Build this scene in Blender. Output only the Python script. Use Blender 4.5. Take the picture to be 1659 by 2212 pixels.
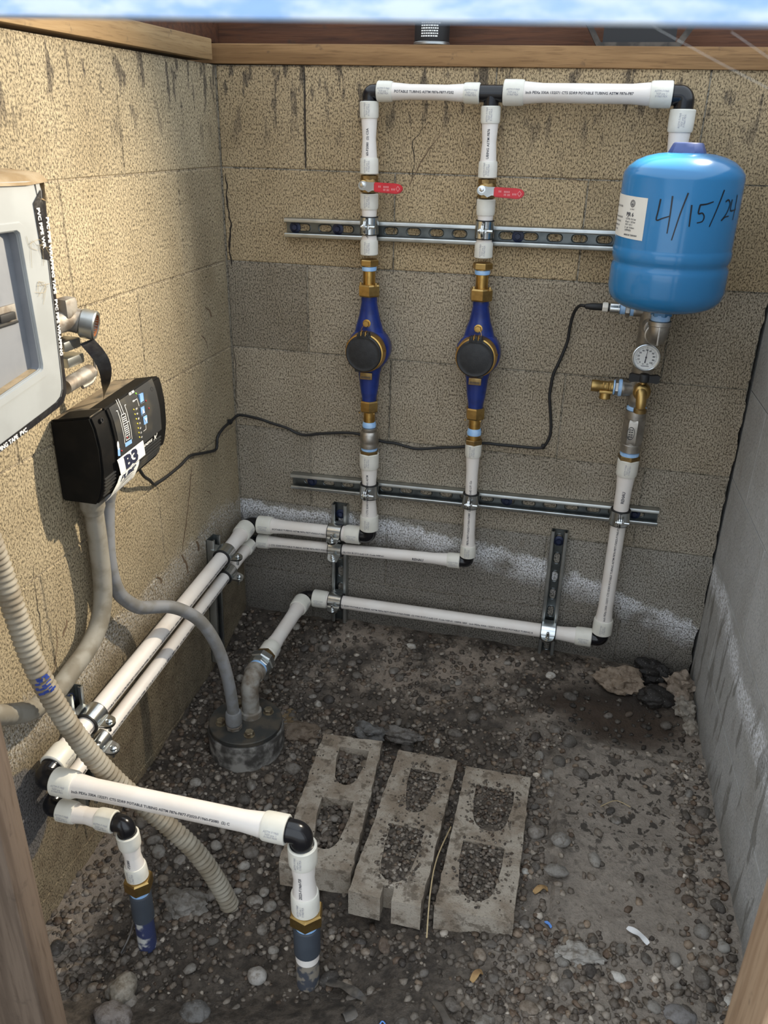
import bpy, bmesh, math, random
import numpy as np
from mathutils import Vector, Matrix, Euler, noise as mnoise
random.seed(7); rng = np.random.default_rng(11)
PI = math.pi
for _o in list(bpy.data.objects): bpy.data.objects.remove(_o)
scene = bpy.context.scene
COL = scene.collection

# ------------------------------------------------------------------ camera
cd = bpy.data.cameras.new('camera'); cam = bpy.data.objects.new('camera', cd); COL.objects.link(cam)
PIT, YAW, ROL = 0.43547092619799804, 0.23969146601407446, 0.02239967971632054
_f = Vector((-math.sin(YAW) * math.cos(PIT), math.cos(YAW) * math.cos(PIT), -math.sin(PIT)))
_r = Vector((math.cos(YAW), math.sin(YAW), 0)); _u = _r.cross(_f)
_r2 = math.cos(ROL) * _r + math.sin(ROL) * _u; _u2 = -math.sin(ROL) * _r + math.cos(ROL) * _u
cam.matrix_world = Matrix(((_r2.x, _u2.x, -_f.x, 0.84924455), (_r2.y, _u2.y, -_f.y, -1.85719879), (_r2.z, _u2.z, -_f.z, 1.23151705), (0, 0, 0, 1)))
cd.sensor_fit = 'VERTICAL'; cd.sensor_height = 36.0; cd.lens = 1779.7274 / 2212 * 36.0
cd.clip_start = 0.02; cd.clip_end = 100
cd.dof.use_dof = True; cd.dof.focus_distance = 1.75; cd.dof.aperture_fstop = 10.0
scene.camera = cam

# ------------------------------------------------------------------ light and exposure
world = bpy.data.worlds.new('sky'); scene.world = world; world.use_nodes = True
wb = world.node_tree.nodes['Background']; wb.inputs[0].default_value = (0.84, 0.92, 1.0, 1); wb.inputs[1].default_value = 0.95
# spot lamp added above the right back corner, standing in for left-wall sunlight
sl = bpy.data.lights.new('sun_standin_spot', 'SPOT'); so = bpy.data.objects.new('sun_standin_spot', sl); COL.objects.link(so)
so.location = (1.10, -0.03, 1.52)
so.rotation_euler = (Vector((0.0, -1.10, 0.80)) - Vector(so.location)).to_track_quat('-Z', 'Y').to_euler()
sl.energy = 96; sl.color = (1.0, 0.87, 0.67); sl.spot_size = math.radians(72); sl.spot_blend = 1.0; sl.shadow_soft_size = 0.014
scene.view_settings.view_transform = 'Standard'; scene.view_settings.look = 'None'
scene.view_settings.gamma = 1.0; scene.view_settings.use_curve_mapping = False
scene.view_settings.exposure = 0.98

# ------------------------------------------------------------------ material helpers
class G:
    def __init__(s, name):
        s.m = bpy.data.materials.new(name); s.m.use_nodes = True; s.t = s.m.node_tree
        s.b = s.t.nodes['Principled BSDF']
    def n(s, typ, **kw):
        nd = s.t.nodes.new(typ)
        for k, v in kw.items(): setattr(nd, k, v)
        return nd
    def l(s, a, b): s.t.links.new(a, b)
    def setv(s, inp, v):
        if hasattr(v, 'is_linked') or isinstance(v, bpy.types.NodeSocket): s.l(v, inp)
        else: inp.default_value = v
    def math(s, op, a, b=0.0, c=0.0, clamp=False):
        nd = s.n('ShaderNodeMath', operation=op); nd.use_clamp = clamp
        for i, v in enumerate((a, b, c)): s.setv(nd.inputs[i], v)
        return nd.outputs[0]
    def smooth(s, v, a, b):
        nd = s.n('ShaderNodeMapRange', interpolation_type='SMOOTHSTEP')
        s.setv(nd.inputs[0], v); s.setv(nd.inputs[1], a); s.setv(nd.inputs[2], b)
        return nd.outputs[0]
    def pos(s): return s.n('ShaderNodeNewGeometry').outputs['Position']
    def obj(s): return s.n('ShaderNodeTexCoord').outputs['Object']
    def scale(s, v, sc):
        nd = s.n('ShaderNodeVectorMath', operation='MULTIPLY'); s.l(v, nd.inputs[0]); nd.inputs[1].default_value = sc
        return nd.outputs[0]
    def noise(s, v, sc, det=2.0, rough=0.5, dist=0.0):
        nd = s.n('ShaderNodeTexNoise'); s.l(v, nd.inputs['Vector']); nd.inputs['Scale'].default_value = sc
        nd.inputs['Detail'].default_value = det; nd.inputs['Roughness'].default_value = rough; nd.inputs['Distortion'].default_value = dist
        return nd.outputs[0]
    def voro(s, v, sc, feature='F1'):
        nd = s.n('ShaderNodeTexVoronoi', feature=feature); s.l(v, nd.inputs['Vector']); nd.inputs['Scale'].default_value = sc
        return nd.outputs[0]
    def mix(s, fac, a, b, blend='MIX'):
        nd = s.n('ShaderNodeMix', data_type='RGBA', blend_type=blend)
        s.setv(nd.inputs[0], fac)
        for i, v in ((6, a), (7, b)):
            if isinstance(v, tuple) and len(v) == 3: v = v + (1,)
            s.setv(nd.inputs[i], v)
        return nd.outputs[2]
    def xyz(s, v):
        nd = s.n('ShaderNodeSeparateXYZ'); s.l(v, nd.inputs[0]); return nd.outputs
    def color(s, v):
        if isinstance(v, tuple): v = v + (1,) if len(v) == 3 else v
        s.setv(s.b.inputs['Base Color'], v)
    def bump(s, h, strength=0.5, dist=0.002):
        nd = s.n('ShaderNodeBump'); nd.inputs['Strength'].default_value = strength; nd.inputs['Distance'].default_value = dist
        s.l(h, nd.inputs['Height']); s.l(nd.outputs[0], s.b.inputs['Normal'])
    def fin(s, rough=0.5, metal=0.0, **kw):
        s.setv(s.b.inputs['Roughness'], rough); s.setv(s.b.inputs['Metallic'], metal)
        for k, v in kw.items(): s.setv(s.b.inputs[k.replace('_', ' ')], v)
        return s.m

def M(name, c1, c2=None, sc=20, rough=0.5, metal=0.0, bump=0.0, bsc=200, bdist=0.001, lo=0.4, hi=0.65, det=4, **kw):
    g = G(name); v = g.obj()
    if c2 is None: g.color(c1)
    else: g.color(g.mix(g.smooth(g.noise(v, sc, det), lo, hi), c1, c2))
    if bump: g.bump(g.noise(v, bsc, 3), bump, bdist)
    return g.fin(rough, metal, **kw)

def wall_mat(name, mode):
    g = G(name); p = g.pos(); X, Y, Z = g.xyz(p)
    info = g.n('ShaderNodeObjectInfo')
    base = info.outputs['Color']
    rnd = info.outputs['Random']
    # sandy mottling and pits
    st = g.scale(p, (1.0, 1.0, 0.62))
    fine = g.noise(st, 330, 5, 0.72)
    pit = g.smooth(fine, 0.560, 0.615)
    fine2 = g.noise(p, 520, 3, 0.65)
    big = g.noise(p, 7, 4, 0.6)
    c = g.mix(g.smooth(big, 0.3, 0.75), base, g.mix(1.0, base, (0.80, 0.78, 0.74), 'MULTIPLY'))
    c = g.mix(g.math('MULTIPLY', g.smooth(fine, 0.50, 0.36), 0.45), c, g.mix(1.0, c, (1.42, 1.40, 1.36), 'MULTIPLY'))
    # brown dust and rust blotches
    dust = g.smooth(g.noise(g.scale(p, (1, 1, 0.5)), 11, 5, 0.65), 0.62, 0.75)
    c = g.mix(g.math('MULTIPLY', dust, 0.45), c, (0.16, 0.11, 0.065))
    # smeared dark marks below the top plates
    top = g.smooth(Z, 1.14, 1.31)
    sm = g.smooth(g.noise(g.scale(p, (1, 1, 0.28)), 42, 4, 0.6), 0.535, 0.62)
    c = g.mix(g.math('MULTIPLY', g.math('MULTIPLY', sm, top), 0.8), c, (0.07, 0.055, 0.042))
    wob = g.math('SUBTRACT', g.noise(p, 16, 5, 0.7), 0.5)
    wob2 = g.math('SUBTRACT', g.noise(p, 3.0, 2, 0.5), 0.5)
    if mode == 'back':
        x3 = g.math('POWER', g.math('MAXIMUM', X, 0.0), 3.0)
        line = g.math('SUBTRACT', g.math('SUBTRACT', 0.318, g.math('MULTIPLY', X, 0.02)), g.math('MULTIPLY', x3, 0.095))
        zz = g.math('ADD', Z, g.math('ADD', g.math('MULTIPLY', wob, 0.09), g.math('MULTIPLY', wob2, 0.05)))
        d = g.math('SUBTRACT', zz, line)
        below = g.smooth(d, 0.012, -0.012)
        c = g.mix(g.math('MULTIPLY', below, 0.48), c, g.mix(g.smooth(g.noise(p, 260, 2), 0.4, 0.62), (0.085, 0.075, 0.062), (0.24, 0.215, 0.185)))
        band = g.math('MULTIPLY', g.smooth(d, 0.016, 0.0), g.smooth(d, -0.075, -0.005))
        gr = g.smooth(g.noise(p, 190, 3, 0.7), 0.32, 0.54)
        gap = g.smooth(g.noise(p, 9, 3), 0.3, 0.5)
        c = g.mix(g.math('MULTIPLY', g.math('MULTIPLY', band, gr), g.math('MULTIPLY', gap, 0.95)), c, (0.80, 0.80, 0.82))
        # darker towards the base
        c = g.mix(g.math('MULTIPLY', g.smooth(g.math('ADD', Z, g.math('MULTIPLY', wob, 0.14)), 0.10, 0.0), 0.45), c, (0.055, 0.05, 0.042))
    elif mode == 'left':
        line = g.math('ADD', 0.335, g.math('MULTIPLY', Y, 0.02))
        zz = g.math('ADD', Z, g.math('ADD', g.math('MULTIPLY', wob, 0.12), g.math('MULTIPLY', wob2, 0.16)))
        d = g.math('SUBTRACT', zz, line)
        below = g.smooth(d, 0.03, -0.14)
        c = g.mix(g.math('MULTIPLY', below, 0.8), c, g.mix(g.smooth(g.noise(p, 24, 5), 0.4, 0.66), (0.20, 0.16, 0.10), (0.13, 0.095, 0.055)))
        band = g.math('MULTIPLY', g.smooth(d, 0.02, -0.01), g.smooth(d, -0.10, -0.02))
        gr = g.smooth(g.noise(p, 170, 3, 0.7), 0.40, 0.62)
        c = g.mix(g.math('MULTIPLY', g.math('MULTIPLY', band, gr), 0.55), c, (0.68, 0.66, 0.63))
        # shadow of the front elbows and pipe, painted into the wall colour
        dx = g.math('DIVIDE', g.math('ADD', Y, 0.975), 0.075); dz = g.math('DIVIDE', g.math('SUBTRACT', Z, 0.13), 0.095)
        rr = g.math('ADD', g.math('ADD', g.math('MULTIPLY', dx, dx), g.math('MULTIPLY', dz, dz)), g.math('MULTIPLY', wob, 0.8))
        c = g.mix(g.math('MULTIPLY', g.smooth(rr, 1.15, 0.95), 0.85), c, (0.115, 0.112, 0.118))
        # darker brown column near the back corner
        c = g.mix(g.math('MULTIPLY', g.math('MULTIPLY', g.smooth(Y, -0.19, -0.15), g.smooth(Y, -0.05, -0.10)), g.math('MULTIPLY', g.smooth(Z, 0.80, 0.92), g.math('MULTIPLY', g.smooth(Z, 1.16, 1.13), 0.22))), c, (0.17, 0.115, 0.055))
    else:
        line = g.math('ADD', 0.315, g.math('MULTIPLY', Y, 0.06))
        zz = g.math('ADD', Z, g.math('ADD', g.math('MULTIPLY', wob, 0.07), g.math('MULTIPLY', wob2, 0.10)))
        d = g.math('SUBTRACT', zz, line)
        band = g.math('MULTIPLY', g.smooth(d, 0.02, -0.005), g.smooth(d, -0.075, -0.02))
        gr = g.smooth(g.noise(p, 150, 3, 0.7), 0.38, 0.60)
        c = g.mix(g.math('MULTIPLY', g.math('MULTIPLY', band, gr), 0.95), c, (0.86, 0.88, 0.92))
        wet = g.smooth(g.noise(g.scale(p, (1, 1, 0.22)), 26, 3, 0.6), 0.56, 0.62)
        wz = g.math('MULTIPLY', g.smooth(Z, 0.36, 0.25), wet)
        c = g.mix(g.math('MULTIPLY', wz, 0.55), c, (0.10, 0.09, 0.07))
        c = g.mix(g.math('MULTIPLY', g.smooth(g.math('ADD', Z, g.math('MULTIPLY', wob, 0.10)), 0.06, -0.02), 0.5), c, (0.11, 0.10, 0.08))
    amt = 0.85 if mode != 'right' else 0.12
    c = g.mix(g.math('MULTIPLY', pit, amt), c, g.mix(1.0, c, (0.30, 0.27, 0.22), 'MULTIPLY'))
    g.color(c)
    h = g.math('SUBTRACT', g.math('MULTIPLY', fine2, 0.35), g.math('MULTIPLY', g.smooth(fine, 0.50, 0.68), 1.0))
    if mode == 'right': h = g.math('MULTIPLY', h, 0.22)
    g.bump(h, 0.9, 0.0028)
    return g.fin(0.92, 0.0)

def soil_mat(name):
    g = G(name); p = g.pos(); X, Y, Z = g.xyz(p)
    n1 = g.noise(p, 9, 6, 0.65); n2 = g.noise(p, 120, 4, 0.7); n3 = g.noise(p, 40, 5, 0.7)
    dust = g.smooth(g.math('ADD', X, g.math('MULTIPLY', g.math('SUBTRACT', n1, 0.5), 0.7)), 0.70, 1.0)
    dust = g.math('MULTIPLY', dust, g.smooth(Y, -0.16, -0.32))
    back = g.math('MULTIPLY', g.smooth(Y, -0.30, -0.22), g.smooth(X, 0.15, 0.3))
    back = g.math('MULTIPLY', back, g.smooth(n1, 0.42, 0.6))
    c = g.mix(g.smooth(n3, 0.35, 0.65), (0.026, 0.020, 0.015), (0.085, 0.068, 0.053))
    c = g.mix(g.math('MULTIPLY', back, 0.85), c, (0.27, 0.22, 0.175))
    c = g.mix(g.math('MULTIPLY', dust, 0.9), c, g.mix(g.smooth(n3, 0.3, 0.7), (0.225, 0.192, 0.160), (0.29, 0.25, 0.208)))
    # pale mud washed against the left wall
    lw = g.math('MULTIPLY', g.smooth(g.math('ADD', X, g.math('MULTIPLY', g.math('SUBTRACT', n1, 0.5), 0.25)), 0.13, 0.06), g.math('MULTIPLY', g.smooth(Y, -0.62, -0.80), 0.8))
    c = g.mix(lw, c, (0.24, 0.20, 0.165))
    # drips of water: dark spots
    spots = g.smooth(g.noise(g.scale(p, (1, 1, 0)), 42, 3, 0.6, 0.5), 0.545, 0.585)
    spots = g.math('MULTIPLY', spots, g.math('MULTIPLY', g.smooth(X, 0.86, 0.95), g.math('MULTIPLY', g.smooth(Y, -0.72, -0.55), g.smooth(Y, -0.25, -0.38))))
    c = g.mix(g.math('MULTIPLY', spots, 0.85), c, (0.022, 0.017, 0.013))
    # rust-brown wet patch in the back right
    dx = g.math('DIVIDE', g.math('SUBTRACT', X, 1.03), 0.17); dy = g.math('DIVIDE', g.math('ADD', Y, 0.18), 0.105)
    rr = g.math('ADD', g.math('ADD', g.math('MULTIPLY', dx, dx), g.math('MULTIPLY', dy, dy)), g.math('MULTIPLY', g.math('SUBTRACT', n1, 0.5), 1.6))
    c = g.mix(g.math('MULTIPLY', g.smooth(rr, 1.6, 0.3), 0.95), c, g.mix(g.smooth(Y, -0.20, -0.12), (0.040, 0.024, 0.014), (0.018, 0.012, 0.008)))
    c = g.mix(g.math('MULTIPLY', g.smooth(n2, 0.5, 0.7), 0.4), c, (0.02, 0.016, 0.012))
    c = g.mix(g.math('MULTIPLY', g.smooth(g.voro(p, 150), 0.12, 0.05), g.math('MULTIPLY', g.smooth(n3, 0.5, 0.6), 0.5)), c, (0.38, 0.35, 0.31))
    g.color(c)
    g.bump(g.math('ADD', g.math('MULTIPLY', n2, 0.5), n3), 1.0, 0.006)
    return g.fin(g.math('SUBTRACT', 0.95, g.math('MULTIPLY', g.smooth(n1, 0.6, 0.4), 0.22)), 0.0)

def stone_mat(name, attr=False):
    g = G(name)
    if attr:
        a = g.n('ShaderNodeVertexColor'); a.layer_name = 'Col'; base = a.outputs[0]
    else: base = g.n('ShaderNodeObjectInfo').outputs['Color']
    p = g.pos()
    c = g.mix(g.smooth(g.noise(p, 70, 4, 0.7), 0.4, 0.68), base, g.mix(1.0, base, (0.48, 0.43, 0.38), 'MULTIPLY'))
    c = g.mix(g.math('MULTIPLY', g.smooth(g.noise(p, 300, 2), 0.62, 0.72), 0.35), c, (0.33, 0.31, 0.28))
    g.color(c); g.bump(g.noise(p, 260, 3), 0.5, 0.0015)
    return g.fin(0.72, 0.0)

def wood_mat(name, c1, c2, axis, rough=0.75):
    g = G(name); v = g.pos()
    sc = [1, 1, 1]; sc[axis] = 0.06
    n = g.noise(g.scale(v, tuple(sc)), 60, 4, 0.55, 0.6)
    w = g.noise(g.scale(v, tuple(sc)), 260, 3, 0.6)
    c = g.mix(g.smooth(n, 0.38, 0.62), c1, c2)
    c = g.mix(g.math('MULTIPLY', g.smooth(w, 0.52, 0.7), 0.5), c, g.mix(1.0, c, (0.45, 0.38, 0.30), 'MULTIPLY'))
    c = g.mix(g.math('MULTIPLY', g.smooth(g.noise(v, 22, 5, 0.7), 0.6, 0.72), 0.6), c, (0.05, 0.035, 0.025))
    g.color(c); g.bump(w, 0.4, 0.0015)
    return g.fin(rough, 0.0)

def concrete_mat(name, c1, c2, moss=None):
    g = G(name); p = g.pos()
    n = g.noise(p, 24, 6, 0.68)
    c = g.mix(g.smooth(g.noise(p, 13, 5, 0.65), 0.40, 0.62), c1, c2)
    c = g.mix(g.math('MULTIPLY', g.smooth(g.noise(p, 38, 5, 0.7), 0.51, 0.62), 0.7), c, moss or (0.05, 0.038, 0.028))
    f = g.noise(p, 300, 3, 0.6)
    c = g.mix(g.math('MULTIPLY', g.smooth(f, 0.58, 0.68), 0.5), c, (0.09, 0.075, 0.06))
    g.color(c); g.bump(g.math('ADD', f, n), 0.7, 0.003)
    return g.fin(0.93, 0.0)

MT = {}
MT['pex'] = M('white_pex', (0.80, 0.755, 0.71), (0.76, 0.70, 0.645), 14, 0.36, bump=0.05, bsc=90)
MT['sleeve'] = M('milky_sleeve', (0.74, 0.72, 0.65), (0.68, 0.66, 0.585), 30, 0.42, bump=0.06, bsc=120)
MT['print'] = M('printed_ink', (0.05, 0.05, 0.065), rough=0.6)
MT['greyink'] = M('grey_ink', (0.33, 0.33, 0.38), rough=0.6)
MT['black'] = M('black_plastic', (0.008, 0.008, 0.010), rough=0.22)
MT['rubber'] = M('black_rubber', (0.010, 0.010, 0.011), rough=0.55)
MT['brass'] = M('brass', (0.58, 0.37, 0.115), (0.44, 0.27, 0.085), 40, 0.30, 1.0, bump=0.06)
MT['brassdull'] = M('dull_brass', (0.36, 0.25, 0.11), (0.25, 0.17, 0.075), 60, 0.42, 1.0, bump=0.1)
MT['chrome'] = M('bright_zinc', (0.70, 0.72, 0.72), (0.58, 0.61, 0.62), 30, 0.22, 1.0, bump=0.04)
MT['galv'] = M('galvanised_steel', (0.52, 0.54, 0.53), (0.40, 0.42, 0.42), 22, 0.36, 1.0, bump=0.06, bsc=60)
MT['galvshade'] = M('shaded_galvanised_web', (0.15, 0.165, 0.165), (0.10, 0.112, 0.115), 30, 0.40, 1.0, bump=0.08, bsc=70)  # shade inside the channel is painted into this darker web steel
MT['cast'] = M('cast_stainless', (0.47, 0.44, 0.40), (0.36, 0.34, 0.31), 50, 0.42, 1.0, bump=0.15, bsc=500)
MT['castdull'] = M('weathered_steel', (0.30, 0.28, 0.25), (0.17, 0.14, 0.11), 45, 0.6, 0.6, bump=0.3, bsc=180)
MT['blue'] = M('dark_blue_enamel', (0.010, 0.030, 0.185), (0.008, 0.022, 0.13), 40, 0.28, bump=0.1, bsc=120)
MT['tank'] = M('blue_tank_paint', (0.024, 0.185, 0.41), (0.022, 0.170, 0.38), 5, 0.22, bump=0.03, bsc=300, Coat_Weight=0.3)
MT['tape'] = M('blue_thread_seal', (0.28, 0.50, 0.83), (0.42, 0.62, 0.88), 60, 0.6, bump=0.3, bsc=160)
MT['red'] = M('red_vinyl', (0.60, 0.022, 0.035), (0.50, 0.018, 0.028), 30, 0.36)
MT['white'] = M('white_print', (0.85, 0.85, 0.83), rough=0.6)
MT['label'] = M('paper_label', (0.78, 0.74, 0.66), (0.74, 0.70, 0.62), 12, 0.55)
MT['ink'] = M('marker_ink', (0.006, 0.010, 0.018), rough=0.35)
MT['greypvc'] = M('dark_grey_pvc', (0.052, 0.063, 0.080), (0.042, 0.050, 0.064), 20, 0.5)
MT['bluepvc'] = M('primer_stained_pvc', (0.50, 0.50, 0.48), (0.035, 0.045, 0.115), 36, 0.5, lo=0.38, hi=0.48)
MT['muddypvc'] = M('muddy_pvc', (0.055, 0.060, 0.075), (0.24, 0.21, 0.17), 46, 0.7, lo=0.45, hi=0.56, bump=0.4)
MT['panel'] = M('grey_panel_paint', (0.345, 0.36, 0.36), (0.31, 0.322, 0.32), 14, 0.42, bump=0.05, bsc=160)
MT['panelrec'] = M('grey_panel_recess', (0.22, 0.23, 0.25), (0.19, 0.20, 0.22), 20, 0.5)  # darker copy of the panel paint, with the recess shade in its colour
MT['paneltape'] = M('black_pipe_tape', (0.012, 0.011, 0.013), (0.03, 0.028, 0.026), 40, 0.30, bump=0.6, bsc=45, bdist=0.004)
MT['kraft'] = M('dusty_brown_wrap', (0.24, 0.16, 0.075), (0.33, 0.25, 0.15), 26, 0.8, bump=0.5, bsc=60, bdist=0.003)
MT['dust'] = M('settled_dust', (0.34, 0.26, 0.165), (0.26, 0.20, 0.12), 60, 0.95, bump=0.4)
MT['boxblk'] = M('black_enclosure', (0.006, 0.006, 0.006), (0.010, 0.009, 0.008), 30, 0.6, bump=0.1, bsc=300, Specular_IOR_Level=0.12)
MT['boxface'] = M('charcoal_face_plate', (0.032, 0.033, 0.034), (0.060, 0.055, 0.045), 26, 0.38, lo=0.45, hi=0.7)
MT['boxtop'] = M('dusty_enclosure_top', (0.055, 0.048, 0.036), (0.26, 0.20, 0.125), 22, 0.85, lo=0.38, hi=0.6, bump=0.2)
MT['btn'] = M('pale_blue_key', (0.22, 0.40, 0.68), rough=0.5)
MT['yellow'] = M('yellow_lens', (0.62, 0.52, 0.06), rough=0.3)
MT['green'] = M('green_lens', (0.25, 0.70, 0.05), rough=0.3)
MT['reddot'] = M('red_lens', (0.35, 0.03, 0.03), rough=0.3)
MT['sticker'] = M('white_sticker', (0.82, 0.82, 0.78), rough=0.5)
MT['navy'] = M('navy_print', (0.022, 0.026, 0.055), rough=0.5)
MT['conduit'] = M('grey_liquidtight', (0.25, 0.235, 0.20), (0.17, 0.15, 0.115), 28, 0.7, bump=0.3, bsc=60)
MT['conduitb'] = M('blue_grey_liquidtight', (0.20, 0.205, 0.215), (0.15, 0.145, 0.135), 30, 0.65, bump=0.25, bsc=60)
MT['rust'] = M('rusty_inside', (0.30, 0.10, 0.025), (0.12, 0.045, 0.018), 50, 0.9, bump=0.5)
MT['wellcap'] = M('dark_cast_iron', (0.040, 0.041, 0.039), (0.085, 0.072, 0.055), 30, 0.6, 0.25, bump=0.3, bsc=150)
MT['wellcase'] = M('limed_casing', (0.055, 0.050, 0.045), (0.30, 0.285, 0.26), 34, 0.75, bump=0.4, bsc=120)
MT['bolt'] = M('old_bolt', (0.34, 0.29, 0.20), (0.16, 0.12, 0.08), 80, 0.45, 0.8)
MT['straw'] = M('dry_straw', (0.45, 0.35, 0.20), rough=0.9)
MT['leaf'] = M('dry_leaf', (0.36, 0.23, 0.10), (0.24, 0.14, 0.06), 60, 0.9)
MT['plasticfilm'] = M('muddy_black_film', (0.035, 0.032, 0.030), (0.11, 0.095, 0.08), 40, 0.4, bump=0.4)
MT['fluff'] = M('white_scrap', (0.72, 0.72, 0.72), rough=0.8)
MT['bluescrap'] = M('blue_scrap', (0.14, 0.32, 0.78), rough=0.6)
MT['web'] = M('cobweb_silk', (0.85, 0.85, 0.82), rough=0.3, Specular_IOR_Level=0.8)
MT['limesteel'] = M('limed_steel', (0.30, 0.285, 0.255), (0.15, 0.12, 0.09), 34, 0.7, 0.1, bump=0.4, bsc=130)
MT['darksteel'] = M('dark_steel', (0.045, 0.040, 0.036), (0.10, 0.085, 0.07), 40, 0.45, 0.7)
MT['fillsoil'] = M('packed_soil', (0.115, 0.095, 0.075), (0.055, 0.044, 0.034), 70, 0.95, bump=0.8, bsc=150, bdist=0.004)
MT['capblue'] = M('dark_blue_cap', (0.060, 0.095, 0.26), (0.05, 0.08, 0.22), 30, 0.4)
MT['bluemark'] = M('blue_paint', (0.018, 0.045, 0.24), (0.03, 0.06, 0.28), 60, 0.5)
MT['conduitmud'] = M('muddy_corrugated', (0.295, 0.265, 0.21), (0.21, 0.175, 0.125), 26, 0.72, bump=0.25, bsc=120)
g = G('pale_blue_paint'); v = g.pos()
n = g.noise(g.scale(v, (0.28, 1, 1)), 70, 5, 0.65)
g.color(g.mix(g.smooth(n, 0.36, 0.60), (0.34, 0.54, 0.90), (0.72, 0.82, 0.95))); g.bump(n, 0.3, 0.002)
MT['headpaint'] = g.fin(0.6)
MT['platewood'] = wood_mat('plate_lumber', (0.30, 0.170, 0.070), (0.21, 0.112, 0.042), 0)
MT['platewoody'] = wood_mat('side_plate_lumber', (0.34, 0.225, 0.105), (0.28, 0.175, 0.075), 1)
MT['fasciawood'] = wood_mat('dark_red_board', (0.115, 0.045, 0.020), (0.070, 0.028, 0.014), 0)
MT['postwood'] = wood_mat('grey_brown_post', (0.135, 0.097, 0.070), (0.085, 0.058, 0.040), 2)
MT['studwood'] = wood_mat('pale_stud', (0.42, 0.29, 0.185), (0.33, 0.215, 0.13), 2)
MT['studred'] = wood_mat('reddish_stud', (0.27, 0.13, 0.075), (0.20, 0.09, 0.05), 2)
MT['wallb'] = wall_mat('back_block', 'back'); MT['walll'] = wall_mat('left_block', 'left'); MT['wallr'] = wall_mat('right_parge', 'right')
MT['soil'] = soil_mat('damp_soil')
MT['stone'] = stone_mat('pebble_stone'); MT['gravel'] = stone_mat('gravel_stone', True)
MT['cmu'] = concrete_mat('weathered_block', (0.37, 0.325, 0.265), (0.235, 0.188, 0.140), (0.085, 0.062, 0.042))
MT['ground'] = concrete_mat('sunlit_path', (0.46, 0.42, 0.36), (0.38, 0.34, 0.29))
MT['gaugeface'] = M('gauge_dial', (0.80, 0.80, 0.77), rough=0.4)
g = G('clear_lens'); g.color((1, 1, 1)); MT['glass'] = g.fin(0.02, 0.0, Transmission_Weight=1.0, IOR=1.1)

# ------------------------------------------------------------------ mesh helpers
def V(*a): return Vector(a)
def frame(d, up=None):
    d = Vector(d).normalized()
    u = Vector(up) if up is not None else (V(0, 0, 1) if abs(d.z) < 0.9 else V(0, 1, 0))
    a = (u - d * u.dot(d)).normalized(); return a, d.cross(a)

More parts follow.
